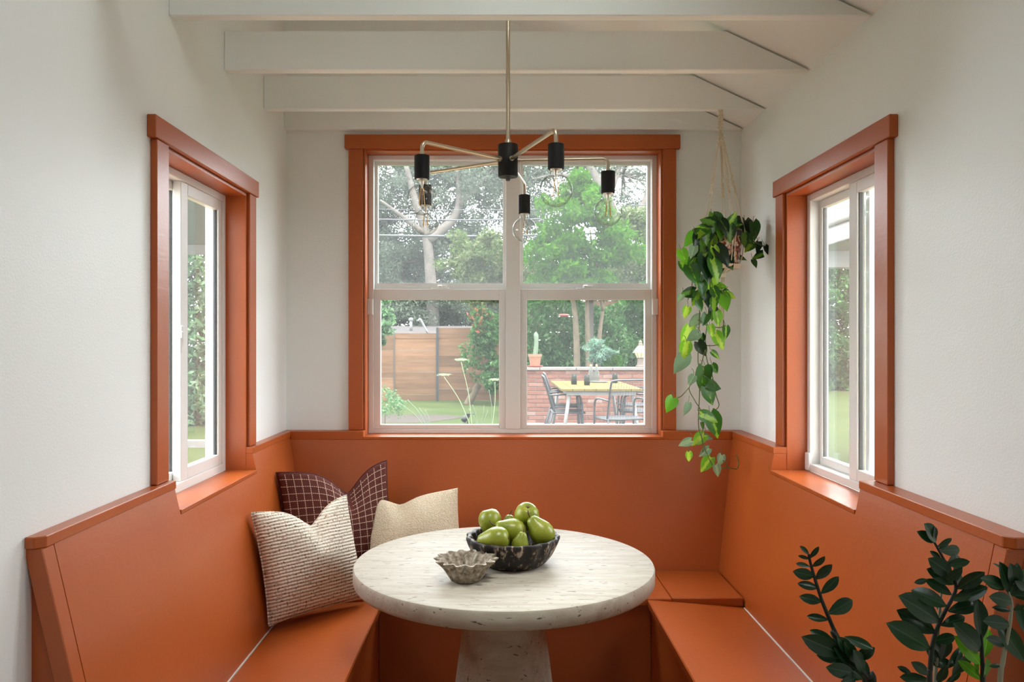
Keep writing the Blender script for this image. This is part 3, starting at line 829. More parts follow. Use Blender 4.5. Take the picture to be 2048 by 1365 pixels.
def pillow(w, h, t, chop, foot, yaw, lean, roll, mat, label, grid=False, piping=True):
    bm, pt, rim = pillow_mesh(w, h, t, chop)
    # local axes -> world: x along the seat, y up, z to the viewer
    B = Matrix(((1, 0, 0, 0), (0, 0, -1, 0), (0, 1, 0, 0), (0, 0, 0, 1)))
    M = Matrix.Translation(foot) @ Matrix.Rotation(yaw, 4, 'Z') @ Matrix.Rotation(-lean, 4, 'X') @ B @ Matrix.Rotation(roll, 4, 'Z')
    r = thing('throw_pillow', foot, label, 'pillow', rot=M.to_euler())
    obj('cover', bm, mat, r, local=True, smooth=True)
    if piping:
        bm = BM(); add_tube(bm, rim + [rim[0]], .0035, 6, cap=False)
        obj('piping', bm, mat, r, local=True, smooth=True)
    if grid:                                  # running stitches: rows and columns of thread
        bm = BM(); n = 15
        for k in range(1, n):
            for way in (0, 1):
                u0 = -1 + 2 * k / n
                m_ = 52
                for q in range(m_):
                    a, b_ = -0.97 + 1.94 * q / m_, -0.97 + 1.94 * (q + .68) / m_
                    pts = [pt(u0, a, 1), pt(u0, (a + b_) / 2, 1), pt(u0, b_, 1)] if way else [pt(a, u0, 1), pt((a + b_) / 2, u0, 1), pt(b_, u0, 1)]
                    off = Vector((0, 0, .0015))
                    add_tube(bm, [p + off for p in pts], .0015, 4)
        o = obj('grid_stitching', bm, 'stitch_thread', r, local=True)
        tag(o, 'pale stitched grid', kind='stuff')
    return r
pillow(.385, .40, .18, (.20, .14), (-0.668, 2.905, .494), math.radians(38), math.radians(17), math.radians(3), 'cream_knit', 'chunky cream knit square pillow in front on the left bench')
pillow(.465, .465, .18, (.24, .22), (-0.655, 3.285, .505), math.radians(19), math.radians(11), math.radians(4), 'burgundy_cloth', 'burgundy pillow with a pale stitched grid in the bench corner', grid=True)
pillow(.40, .385, .15, (.10, -.25), (-0.335, 3.215, .500), math.radians(4), math.radians(27), math.radians(5), 'cream_boucle', 'small nubby cream pillow leaning on the back bench behind the table', piping=False)

# ------------------------------------------------------------------ chandelier
HUB = Vector((0.027, 2.65, 0))
ZA = CAMZ + 0.61
chd = thing('chandelier', (HUB.x, HUB.y, zroof(HUB.x)), 'five-arm pendant light with black sockets and clear globe bulbs over the table', 'ceiling light')
obj('rod', tube([(HUB.x, HUB.y, ZA + .050), (HUB.x, HUB.y, zroof(HUB.x) - .015)], .0072, 14), 'brass_brushed', chd, auto=40)
bm = lathe([(.0078, 0), (.0086, .001), (.0086, .003), (.0078, .004)], 14, (HUB.x, HUB.y, CAMZ + .873))
obj('rod_joint', bm, 'brass_brushed', chd, auto=40)
obj('canopy', lathe([(0, -.035), (.052, -.035), (.058, -.028), (.058, .03), (0, .03)], 28, (HUB.x, HUB.y, zroof(HUB.x) - .005)), 'brass_brushed', chd, auto=40)
hb = obj('hub', lathe([(0, -.055), (.032, -.055), (.034, -.052), (.034, .051), (.032, .054), (0, .054)], 36, (HUB.x, HUB.y, ZA)), 'black_metal', chd, auto=40)
obj('collar', lathe([(0, .054), (.0105, .054), (.0105, .068), (.0085, .072), (0, .072)], 18, (HUB.x, HUB.y, ZA)), 'brass_brushed', chd, auto=40)
obj('finial', lathe([(0, -.068), (.006, -.068), (.008, -.064), (.008, -.055), (0, -.055)], 16, (HUB.x, HUB.y, ZA)), 'steel_grey', chd, auto=40)
# socket mesh, bulb glass, filament: built once, local origin at the socket top
bm = lathe([(0, 0), (.0215, 0), (.0235, -.002), (.0235, -.071), (.0215, -.073), (.0195, -.073), (.0195, -.066), (0, -.066)], 28)
SOCK = bpy.data.meshes.new('socket'); bmesh.ops.recalc_face_normals(bm, faces=bm.faces); bm.to_mesh(SOCK); bm.free()
SOCK.polygons.foreach_set('use_smooth', [True] * len(SOCK.polygons)); SOCK.set_sharp_from_angle(angle=math.radians(40))
R_, zc = .0475, -.134
gp = [(.0165, -.068), (.017, -.083)]
for k in range(15):
    a = math.radians(68 - k * 158 / 14)
    gp.append((max(1e-7, R_ * math.cos(a)), zc + R_ * math.sin(a)))
gp[-1] = (0.0, zc - R_)
bm = BM(); rings = gp
add_lathe(bm, gp, 36)
for f_ in [f_ for f_ in bm.faces if len(f_.verts) > 4]: bm.faces.remove(f_)
GLB = bpy.data.meshes.new('bulb_glass'); bmesh.ops.recalc_face_normals(bm, faces=bm.faces); bm.to_mesh(GLB); bm.free()
GLB.polygons.foreach_set('use_smooth', [True] * len(GLB.polygons))
bm = lathe([(0, -.060), (.0175, -.060), (.0175, -.0725), (.0165, -.0765), (0, -.0765)], 20)
CAPM = bpy.data.meshes.new('bulb_cap'); bmesh.ops.recalc_face_normals(bm, faces=bm.faces); bm.to_mesh(CAPM); bm.free()
bm = BM()
for k in range(4):
    a = math.pi / 4 + k * math.pi / 2
    add_tube(bm, [(.006 * math.cos(a), .006 * math.sin(a), -.100), (.0115 * math.cos(a), .0115 * math.sin(a), -.150)], .0011, 6)
FIL = bpy.data.meshes.new('filament'); bm.to_mesh(FIL); bm.free()
bm = BM()
add_tube(bm, [(0, 0, -.0765), (0, 0, -.088), (0, 0, -.100)], [.006, .0045, .002], 10)
add_tube(bm, [(0, 0, -.100), (0, 0, -.152)], .0008, 6)
STM = bpy.data.meshes.new('bulb_stem'); bm.to_mesh(STM); bm.free()
for px, Y in ((844, 2.394), (1112, 2.254), (1216, 2.62), (1049, 3.04), (851, 2.85)):
    e = Vector(((px - CX) * Y / F, Y, 0))
    d = (e - HUB).normalized()
    rb = .020
    pts = [HUB + d * .030 + Vector((0, 0, ZA)), e - d * (rb * 1.6) + Vector((0, 0, ZA))]
    for k in range(0, 7):
        a = k / 6 * R90
        pts.append(e - d * rb + d * rb * math.sin(a) + Vector((0, 0, ZA - rb + rb * math.cos(a))))
    pts.append(e + Vector((0, 0, ZA - .044)))
    arm = obj('arm', tube(pts, .0062, 12), 'brass_brushed', chd, auto=50)
    obj('arm_ferrule', tube([HUB + d * .031 + Vector((0, 0, ZA)), HUB + d * .040 + Vector((0, 0, ZA))], .0085, 12), 'brass_brushed', arm, auto=50)
    top = Matrix.Translation(e + Vector((0, 0, ZA - .043)))
    link_mesh('socket', SOCK, 'black_metal', chd, mtx=top)
    bulb = link_mesh('bulb', GLB, 'bulb_glass', chd, mtx=top)
    link_mesh('bulb_cap', CAPM, 'bulb_cap', bulb, mtx=top)
    link_mesh('filament', FIL, 'filament', bulb, mtx=top)
    link_mesh('bulb_stem', STM, 'bulb_cap', bulb, mtx=top)

# ------------------------------------------------------------------ leaves (local x across, y from stalk to tip, z face)
def leaf_mesh(name, outline, fold, droop, rows=9, cols=4):
    bm = BM(); vs = []
    for i in range(rows + 1):
        t = i / rows
        w = np.interp(t, [p[0] for p in outline], [p[1] for p in outline])
        row = []
        for j in range(cols + 1):
            s = -1 + 2 * j / cols
            back = np.interp(t, [0, .22, 1], [outline[0][2], 0, 0]) if len(outline[0]) > 2 else 0
            row.append(bm.verts.new((s * w, t - back * abs(s) , fold * abs(s) * w - droop * t * t)))
        vs.append(row)
    for a, b_ in zip(vs, vs[1:]):
        for j in range(cols): bm.faces.new([a[j], a[j + 1], b_[j + 1], b_[j]])
    bmesh.ops.remove_doubles(bm, verts=bm.verts, dist=1e-5)
    me = bpy.data.meshes.new(name); bm.to_mesh(me); bm.free()
    me.polygons.foreach_set('use_smooth', [True] * len(me.polygons))
    return me
heart = [(0, .20, .16), (.08, .33), (.2, .39), (.35, .385), (.5, .33), (.65, .25), (.8, .145), (.92, .05), (1, 0.0)]
oval = [(0, .02), (.1, .075), (.25, .145), (.45, .195), (.62, .20), (.8, .155), (.92, .085), (1, 0.0)]
HM = {k: leaf_mesh('heart_leaf', heart, .22, .18) for k in ('leaf_dark', 'leaf_green', 'leaf_lime', 'leaf_pale')}
for k, me in HM.items(): me.materials.append(MATS[k])
ZM = {k: leaf_mesh('oval_leaf', oval, .28, .10) for k in ('zz_leaf', 'zz_leaf_young')}
for k, me in ZM.items(): me.materials.append(MATS[k])
def place_leaf(me, base, tip, facing, parent, width=1.0, name='leaf'):
    y = tip - base; L = y.length; y = y.normalized()
    z = (facing - y * facing.dot(y)).normalized(); x = y.cross(z)
    M = Matrix(((x.x * L * width, y.x * L, z.x * L, base.x), (x.y * L * width, y.y * L, z.y * L, base.y), (x.z * L * width, y.z * L, z.z * L, base.z), (0, 0, 0, 1)))
    o = bpy.data.objects.new(name, me); COL.objects.link(o)
    o.parent = parent; o.matrix_basis = WM[parent.name].inverted() @ M
    return o

# ------------------------------------------------------------------ hanging planter
HY = 3.345
hook = P(1441, 218, HY); hook.z = BZ
pc = Vector(((1446 - CX) * HY / F, HY, 0))
z_pot0 = CAMZ + (CY - 533) * HY / F; z_pot1 = z_pot0 + .150
hng = thing('macrame_hanger', hook, 'cream macrame plant hanger tied to the ceiling joist', 'plant hanger')
bm = BM()
add_tube(bm, smooth_path([hook, hook + Vector((0, 0, -.03)), hook + Vector((.001, 0, -.085))], 3), [.011, .010, .009, .011, .0095, .0085, .008], 10)
for k in range(5):
    zz = hook.z - .022 - k * .013
    add_tube(bm, [hook + Vector((.0105 * math.cos(a), .0105 * math.sin(a), zz - hook.z)) for a in [i * math.pi / 5 for i in range(11)]], .003, 5)
obj('wrapped_knot', bm, 'cotton_cord', hng, smooth=True)
Rp = .088
top = hook + Vector((0, 0, -.080))
low = Vector((pc.x, pc.y, z_pot0 - .035))
for k, az in enumerate((200, 285, 350, 70)):
    a = math.radians(az)
    rim = Vector((pc.x + Rp * math.cos(a), pc.y + Rp * math.sin(a), z_pot1))
    mid = top.lerp(rim, .55)
    bm = BM()
    for q in (-1, 1):
        off = Vector((math.sin(a), -math.cos(a), 0)) * q
        add_tube(bm, [top + off * .002, top.lerp(mid, .5) + off * .003, mid + off * .003], .0030, 6)
        add_tube(bm, [mid + off * .004, rim + off * .010], .0020, 6)
        add_tube(bm, smooth_path([rim + off * .010, Vector((pc.x + .072 * math.cos(a), pc.y + .072 * math.sin(a), z_pot0 + .02)) + off * .004, low], 4), .0020, 6)
    add_cord = obj('cord', bm, 'cotton_cord', hng, smooth=True)
    bm = BM()
    for q in range(11):                         # spiral of square knots at the middle and at the top
        for (c0, c1, r0) in ((top.lerp(rim, .46), top.lerp(rim, .64), .0062), (top.lerp(rim, .05), top.lerp(rim, .17), .0062)):
            c = c0.lerp(c1, q / 10)
            bmesh.ops.create_icosphere(bm, subdivisions=1, radius=r0, matrix=Matrix.Translation(c + Vector((.0022 * math.cos(q * 1.9), .0022 * math.sin(q * 1.9), 0))))
    tag(obj('knots', bm, 'cotton_cord', add_cord, smooth=True), kind='stuff')
bm = BM()
add_lathe(bm, [(.011, .012), (.013, 0), (.011, -.012)], 12, tuple(low))
tt = low + Vector((-.012, 0, -.27))
for q in range(9):
    a = q * 2.4
    o1 = Vector((.006 * math.cos(a), .006 * math.sin(a), 0)); o2 = o1 * 1.5
    add_tube(bm, smooth_path([low + o1, low.lerp(tt, .5) + o2 * 1.2, tt + o2], 4), .0026, 5)
add_lathe(bm, [(.004, .02), (.016, .012), (.017, -.006), (.010, -.02)], 12, tuple(tt))
obj('tassel', bm, 'cotton_cord', hng, smooth=True)

pot = thing('flower_pot', (pc.x, pc.y, z_pot0), 'small patterned red and black pot held in the macrame hanger', 'pot')
prof = [(0, 0), (.058, 0), (.062, .004), (.080, .100), (.083, .118), (.086, .120), (.086, .146), (.083, .150), (.078, .150), (.076, .122), (.07, .116), (0, .116)]
obj('body', lathe(prof, 36, (pc.x, pc.y, z_pot0)), 'pot_mosaic', pot, auto=40)
obj('rim_band', lathe([(.0865, .121), (.0875, .123), (.0875, .143), (.0865, .145)], 36, (pc.x, pc.y, z_pot0), close=False), 'gasket_dark', pot, auto=40)
obj('saucer', lathe([(0, -.012), (.066, -.012), (.076, -.001), (.078, .005), (.074, .005), (.066, -.001), (0, -.001)], 32, (pc.x, pc.y, z_pot0 - .0005)), 'saucer_tan', pot, auto=40)
obj('soil', lathe([(0, .1165), (.074, .1165), (.074, .128), (0, .130)], 24, (pc.x, pc.y, z_pot0)), 'soil', pot)

vine = thing('trailing_philodendron', (pc.x, pc.y, z_pot0 + .128), 'long trailing heart-leaf vine hanging from the macrame hanger by the corner', 'plant')
D, G, L_, W_ = 'leaf_dark', 'leaf_green', 'leaf_lime', 'leaf_pale'
leaves = [  # centre x, centre y, length (px), direction of the tip (0 right, 90 down), kind
 (1424,433,22,250,D),(1413,443,26,200,D),(1413,455,36,165,L_),(1443,467,31,85,L_),(1465,439,31,300,G),(1459,448,28,250,D),(1476,465,37,70,D),
 (1495,464,42,80,D),(1510,464,36,75,G),(1498,494,26,130,G),(1516,496,22,100,D),(1516,512,26,160,D),(1535,502,19,60,D),(1482,516,24,10,D),
 (1510,528,17,70,G),(1423,490,33,100,L_),(1406,488,36,80,D),(1378,481,31,120,L_),(1391,483,25,95,D),(1368,515,29,70,L_),(1371,537,29,60,G),
 (1385,505,26,110,W_),(1406,510,30,90,D),(1431,507,26,75,L_),(1447,513,46,60,D),(1456,522,38,65,D),(1384,528,29,120,G),(1388,551,41,70,G),
 (1416,540,50,80,D),(1432,543,46,75,G),(1401,563,25,100,W_),(1429,563,31,85,G),(1374,587,33,165,D),(1418,575,29,90,L_),(1444,573,21,10,L_),
 (1461,592,23,20,L_),(1450,597,30,75,G),(1375,588,27,160,G),(1400,613,22,70,G),(1360,597,17,120,W_),(1372,626,23,110,L_),(1450,606,33,80,L_),
 (1464,592,18,30,L_),(1426,629,26,100,D),(1436,639,29,80,L_),(1388,645,31,140,W_),(1373,677,42,105,L_),(1385,674,27,150,W_),(1370,703,32,100,L_),
 (1360,730,43,112,W_),(1404,679,19,80,D),(1405,700,33,60,D),(1423,663,23,80,L_),(1440,684,35,60,L_),(1452,667,25,90,G),(1432,711,20,40,G),
 (1430,739,20,60,G),(1405,760,48,92,G),(1416,748,27,75,D),(1420,793,38,65,G),(1429,773,33,10,G),(1382,762,21,120,W_),(1340,811,31,118,L_),
 (1373,820,25,108,W_),(1430,853,50,70,G),(1420,837,36,20,G),(1405,853,14,80,D),(1395,881,31,140,L_),(1369,887,26,155,W_),(1378,915,19,85,L_),
 (1416,875,22,10,W_),(1408,906,24,140,W_),(1411,931,34,122,L_),(1441,922,22,110,W_),(1435,943,23,75,W_),
 (1440,440,30,40,G),(1430,452,30,100,G),(1450,455,30,60,D),(1400,468,32,140,G),(1415,475,32,90,D),(1460,470,34,80,D),(1486,448,30,30,D),
 (1470,452,28,340,G),(1396,520,32,80,D),(1410,525,34,95,G),(1440,530,36,80,D),(1424,520,34,80,D),(1395,540,30,110,G),(1405,580,30,85,G),
 (1392,600,28,120,G),(1415,600,30,80,D),(1432,590,28,70,G),(1428,610,26,95,G),(1405,595,24,70,L_),(1410,640,24,110,G),(1408,455,28,190,G),(1388,470,26,150,G),
 (1500,480,26,60,G),(1488,480,28,95,D),(1526,490,16,20,G),(1436,480,26,110,L_)]
vr = random.Random(3)
stemb = BM()
for (x, y, ln, ang, kd) in leaves:
    top_cl = y < 560
    Y = HY + vr.uniform(-.14, -.04) if (top_cl and x < 1480) else HY + vr.uniform(-.08, .05)
    if y >= 560: Y = HY - .085 + vr.uniform(-.03, .04)
    c = P(x, y, Y)
    L = ln * Y / F * 1.08
    a = math.radians(ang)
    d = Vector((math.cos(a), vr.uniform(-.45, .25), -math.sin(a))).normalized()
    fc = Vector((vr.uniform(-.55, .55), -1, vr.uniform(-.1, .8)))
    base, tip = c - d * L * .5, c + d * L * .5
    place_leaf(HM[kd], base, tip, fc, vine, vr.uniform(.8, 1.05))
    # petiole
    up = Vector((vr.uniform(-.01, .01), .015, .030))
    add_tube(stemb, smooth_path([base, base + up * .5 - d * .006, base + up], 3), .0011, 5)
runs = [[(1418, 462), (1405, 500), (1400, 560), (1399, 640), (1396, 715), (1398, 735)],
        [(1422, 460), (1420, 540), (1419, 600), (1411, 680), (1414, 720), (1424, 750), (1432, 790), (1438, 811), (1431, 822), (1430, 832)],
        [(1410, 700), (1395, 755), (1378, 776), (1390, 802), (1402, 822), (1408, 850), (1403, 872), (1411, 900), (1420, 922), (1432, 938), (1450, 936), (1474, 939)],
        [(1378, 776), (1362, 793), (1350, 797), (1342, 802)], [(1400, 735), (1399, 790), (1397, 850), (1404, 880), (1406, 905)],
        [(1468, 462), (1488, 470), (1500, 478), (1516, 488), (1533, 494)], [(1500, 478), (1512, 470), (1505, 452), (1498, 446)],
        [(1475, 938), (1477, 925), (1472, 908)], [(1455, 936), (1452, 926), (1446, 921)], [(1396, 640), (1416, 652), (1444, 655), (1447, 640)],
        [(1398, 690), (1420, 692), (1438, 690)], [(1400, 470), (1388, 520), (1384, 570), (1376, 600)]]
for rn in runs:
    pts = [P(x, y, HY - (.075 if y > 500 else .03 if x < 1460 else .0)) for x, y in rn]
    add_tube(stemb, smooth_path(pts, 5), .0021, 6)
for q in range(6):
    a = q * 1.05
    s0 = Vector((pc.x + .03 * math.cos(a), pc.y + .03 * math.sin(a), z_pot0 + .125))
    add_tube(stemb, smooth_path([s0, s0 + Vector((.03 * math.cos(a), .03 * math.sin(a), .045)), Vector((pc.x + .1 * math.cos(a), pc.y + .1 * math.sin(a), z_pot1 - .01))], 5), .0022, 6)
obj('vines', stemb, 'vine_stem', vine, smooth=True)

# ------------------------------------------------------------------ dark glossy plant, front right
ZC = Vector((.74, 1.36, 0))
zp = thing('planter_pot', ZC, 'dark round planter standing on the floor below the glossy plant', 'planter')
obj('body', lathe([(0, 0), (.12, 0), (.125, .006), (.150, .30), (.146, .31), (.138, .31), (.130, .27), (0, .27)], 32, tuple(ZC)), 'pot_charcoal', zp, auto=40)
obj('soil', lathe([(0, .2705), (.128, .2705), (.128, .285), (0, .29)], 24, tuple(ZC)), 'soil', zp)
zz = thing('glossy_houseplant', ZC + Vector((0, 0, .285)), 'tall plant with dark glossy oval leaves on thick stems, front right', 'plant')
def c4(x, y): return (1560 + x / 4.197, 1040 + y / 4.197)
zr = random.Random(11)
def zstem(Y, pts, leaf_list, mat, young=(), r=.0052, foot=(0, 0)):
    path = [P(*c4(x, y), Y) for x, y in pts]
    a = ZC + Vector((foot[0], foot[1], .27))
    last = path[-1]
    path += [last.lerp(a, .35) + Vector((0, 0, -.02)), last.lerp(a, .7), a]
    sp = smooth_path(path, 5)
    n = len(sp)
    obj('stem', tube(sp, [r * (.45 + .75 * k / n) for k in range(n)], 8), mat, zz, smooth=True)
    for i, (bx, by, tx, ty) in enumerate(leaf_list):
        dy = zr.uniform(-.035, .02)
        base = P(*c4(bx, by), Y); tip = P(*c4(tx, ty), Y + dy)
        fc = Vector((zr.uniform(-.25, .25), -1, zr.uniform(.15, .55)))
        px_len = math.hypot(tx - bx, ty - by)
        wd = 1.0 if px_len > 160 else .85
        place_leaf(ZM['zz_leaf_young' if i in young else 'zz_leaf'], base, tip, fc, zz, wd * zr.uniform(.92, 1.1))
# thin sparse stem over a dark clump
zstem(1.42, [(240, 288), (252, 350), (285, 470), (345, 660), (400, 800), (460, 940), (540, 1080), (640, 1230), (720, 1400)],
      [(242, 292, 175, 224), (245, 325, 330, 230), (248, 330, 155, 303), (272, 395, 376, 322), (255, 400, 130, 362), (300, 500, 432, 384), (285, 475, 125, 440),
       (345, 620, 497, 484), (320, 575, 155, 536), (402, 790, 626, 672), (345, 690, 175, 648), (405, 842, 228, 808)], 'zz_stem', r=.0050, foot=(-.05, .03))
zstem(1.34, [(430, 935), (480, 1000), (560, 1120), (650, 1230), (740, 1330), (790, 1400)],
      [(470, 1040, 250, 925), (520, 1060, 425, 925), (540, 985, 778, 1078), (640, 1170, 786, 1084), (520, 1130, 208, 998), (560, 1180, 310, 1138), (600, 1130, 500, 1000),
       (620, 1290, 410, 1248), (690, 1340, 510, 1290), (640, 1200, 560, 1040), (700, 1290, 640, 1110), (740, 1340, 700, 1170), (640, 1330, 520, 1380), (600, 1210, 470, 1080), (700, 1350, 580, 1230), (560, 1090, 400, 1000), (660, 1260, 500, 1170), (760, 1390, 690, 1230)], 'zz_stem', r=.006, foot=(-.06, -.02))
# the tall stem in the middle
zstem(1.36, [(1290, 180), (1340, 270), (1400, 380), (1460, 490), (1475, 580), (1440, 670), (1390, 760), (1335, 870), (1300, 970), (1275, 1090), (1262, 1250), (1255, 1400)],
      [(1310, 185, 1238, 42), (1285, 185, 1315, 70), (1300, 190, 1172, 104), (1320, 230, 1448, 158), (1340, 262, 1530, 255), (1350, 330, 1268, 268), (1330, 250, 1420, 190), (1400, 380, 1500, 300),
       (1440, 460, 1268, 338), (1485, 515, 1492, 285), (1470, 540, 1250, 415), (1485, 580, 1716, 450), (1440, 632, 1228, 500), (1465, 672, 1748, 566),
       (1395, 725, 1126, 590), (1410, 770, 1688, 700), (1340, 855, 1036, 640), (1350, 890, 1565, 815), (1300, 950, 1003, 765), (1255, 1085, 934, 878),
       (1285, 1025, 1482, 980), (1380, 520, 1530, 420), (1430, 670, 1600, 640), (1240, 505, 1135, 530), (1400, 380, 1590, 350), (1420, 450, 1560, 540)], 'zz_stem', r=.0046, foot=(0, 0))
zstem(1.40, [(1350, 480), (1352, 620), (1330, 860), (1320, 1100), (1300, 1400)],
      [(1350, 1180, 1420, 1010), (1400, 1250, 1540, 1070), (1330, 1200, 1235, 1060), (1240, 1190, 1452, 1212), (1350, 800, 1310, 680), (1250, 1345, 1008, 1322), (1250, 1300, 1120, 1205),
       (1100, 1290, 995, 1238), (1320, 1370, 1400, 1240), (1420, 1370, 1520, 1260), (1380, 1390, 1480, 1310), (1450, 1300, 1590, 1150), (1350, 1120, 1290, 1000), (1470, 1240, 1530, 1110), (1180, 1400, 1060, 1390)], 'zz_stem_pale', r=.0042, foot=(.01, .04))
# young shoot with light green leaves
zstem(1.34, [(1690, 960), (1692, 1060), (1696, 1180), (1700, 1400)],
      [(1690, 1100, 1490, 880), (1680, 1215, 1492, 985), (1708, 1160, 1765, 915), (1690, 1345, 1508, 1182), (1712, 1330, 1756, 1178), (1690, 1010, 1678, 690), (1660, 1300, 1640, 1180), (1650, 1130, 1560, 1000), (1740, 900, 1640, 650)],
      'zz_stem', young=(1, 2, 3, 4, 6), r=.0055, foot=(.05, -.01))
# pale stem at the right edge
zstem(1.30, [(1915, 600), (1945, 700), (1938, 800), (1925, 900), (1895, 1050), (1870, 1200), (1845, 1400)],
      [(1925, 625, 1868, 365), (1930, 640, 2010, 370), (1945, 640, 2130, 400), (1950, 690, 1780, 650), (1940, 765, 1788, 735), (1930, 880, 1728, 850), (1890, 1055, 1755, 995),
       (2050, 1190, 1845, 865), (1862, 1222, 1760, 1232), (1905, 565, 1705, 490), (1885, 590, 1742, 545), (1870, 420, 1785, 358), (1960, 640, 2150, 640), (1950, 760, 2060, 720), (2060, 960, 2000, 700), (1960, 560, 1950, 380), (2060, 600, 1990, 520)],
      'zz_stem_pale', r=.0045, foot=(.06, -.05))

# ------------------------------------------------------------------ outdoors: ground
GZ = -0.02
struct('ground', box(-30, 30, YB + T + .02, 60, GZ - .3, GZ), 'lawn', 'green lawn of the garden')
struct('ground_side', box(-30, XL - T - .02, -12, YB + T + .02, GZ - .3, GZ), 'lawn', 'green lawn left of the house')
struct('ground_side', box(XR + T + .02, 30, -12, YB + T + .02, GZ - .3, GZ), 'lawn', 'green lawn right of the house')
PZ = 0.15
struct('patio', box(0.15, 2.95, 7.6, 13.0, GZ, PZ, bev=.01), 'patio_concrete', 'concrete patio under the outdoor dining set')
nr = np.random.RandomState(5)
def cloud_mesh(name, pts, size, mat, squash=1.0, seed=0):
    """one small folded leaf (two triangles) at every point"""
    r = np.random.RandomState(seed)
    n = len(pts); pts = np.asarray(pts, dtype=np.float64)
    a = r.normal(size=(n, 3)); a /= np.linalg.norm(a, axis=1)[:, None]
    b_ = r.normal(size=(n, 3)); b_ -= a * (a * b_).sum(1)[:, None]; b_ /= np.linalg.norm(b_, axis=1)[:, None]
    s = (size * r.uniform(.6, 1.3, n))[:, None]
    a *= s; b_ *= s * .45 * squash
    nrm = np.cross(a, b_); nrm /= np.linalg.norm(nrm, axis=1)[:, None] + 1e-9
    v = np.stack([pts - a * .5, pts + b_ * .5 + nrm * s * .08, pts + a * .5, pts - b_ * .5 + nrm * s * .08], 1).reshape(-1, 3)
    f = np.arange(n * 4).reshape(n, 4)
    faces = np.concatenate([f[:, [0, 1, 2]], f[:, [0, 2, 3]]])
    me = bpy.data.meshes.new(name)
    me.vertices.add(len(v)); me.vertices.foreach_set('co', v.astype(np.float32).ravel())
    me.loops.add(faces.size); me.loops.foreach_set('vertex_index', faces.astype(np.int32).ravel())
    me.polygons.add(len(faces)); me.polygons.foreach_set('loop_start', (np.arange(len(faces)) * 3).astype(np.int32))
    me.polygons.foreach_set('loop_total', np.full(len(faces), 3, dtype=np.int32))
    me.update(calc_edges=True); me.validate()
    me.materials.append(MATS[mat])
    return me
def blob(c, rad, n, shell=.55, r=nr):
    d = r.normal(size=(n, 3)); d /= np.linalg.norm(d, axis=1)[:, None]
    k = r.uniform(shell ** 3, 1, n) ** (1 / 3)
    k *= 1 + .18 * np.sin(d[:, 0] * 7 + c[0]) * np.sin(d[:, 2] * 6 + c[2])
    return np.asarray(c)[None] + d * k[:, None] * np.asarray(rad)[None]
def clumps(c, rad, nclump, per, crad, r=nr, shell=.3):
    cs = blob(c, rad, nclump, shell, r)
    return np.concatenate([blob(x, (crad * r.uniform(.6, 1.3), crad * r.uniform(.6, 1.3), crad * r.uniform(.5, 1.0)), per, .2, r) for x in cs]), cs
def foliage(parent, pts, size, mat, name='foliage', seed=0, squash=1.0):
    o = link_mesh(name, cloud_mesh(name, pts, size, mat, squash, seed), None, parent)
    return tag(o, kind='stuff')
def branchy(bm, a, b_, r0, r1, bend=.1, seg=7, r=nr):
    a, b_ = Vector(a), Vector(b_)
    mid = a.lerp(b_, .5) + Vector(r.normal(size=3)) * (b_ - a).length * bend
    pts = smooth_path([a, mid, b_], 5)
    n = len(pts)
    add_tube(bm, pts, [r0 + (r1 - r0) * k / (n - 1) for k in range(n)], seg)
def tree(name, base, label, trunks, crown, bark, cat='tree', group=None):
    """trunks: list of polylines (points, r0, r1); crown: list of (pts, size, material)"""
    t = thing(name, base, label, cat, group)
    for pts, r0, r1 in trunks:
        sp = smooth_path(pts, 5); n = len(sp)
        obj('trunk' if r0 > .04 else 'branch', tube(sp, [r0 + (r1 - r0) * k / (n - 1) for k in range(n)], 9), bark, t, smooth=True)
    for i, (pts, size, mat) in enumerate(crown): foliage(t, pts, size, mat, seed=i)
    return t

# ------------------------------------------------------------------ brick garden wall
BY = 13.0
wb = thing('brick_wall', (1.8, BY, GZ), 'low red brick garden wall with stone coping behind the outdoor table', 'wall')
ztop = CAMZ - 51 * BY / F
obj('core', box(0.10, 3.60, BY + .012, BY + .22, GZ, ztop - .052), 'mortar', wb)
nc, chh = 13, 0.0
rows = 13; hh = (ztop - .052 - PZ + .02) / rows
bw_ = 0.245
bm = box(-bw_ / 2 + .006, bw_ / 2 - .006, 0, .11, .005, hh - .005, bev=.004)
BRK = bpy.data.meshes.new('brick'); bm.to_mesh(BRK); bm.free(); BRK.materials.append(MATS['brick_red'])
for r_ in range(rows):
    for k in range(15):
        x = 0.10 + bw_ * (k + .5 + (.5 if r_ % 2 else 0))
        if x > 3.5: continue
        link_mesh('brick', BRK, None, wb, mtx=Matrix.Translation((x, BY + rnd.uniform(-.003, .003), PZ - .02 + r_ * hh)))
for k in range(6):
    x = 0.06 + k * .6
    obj('coping_stone', box(x, x + .594, BY - .03, BY + .25, ztop - .050, ztop, bev=.006), 'coping_stone', wb)

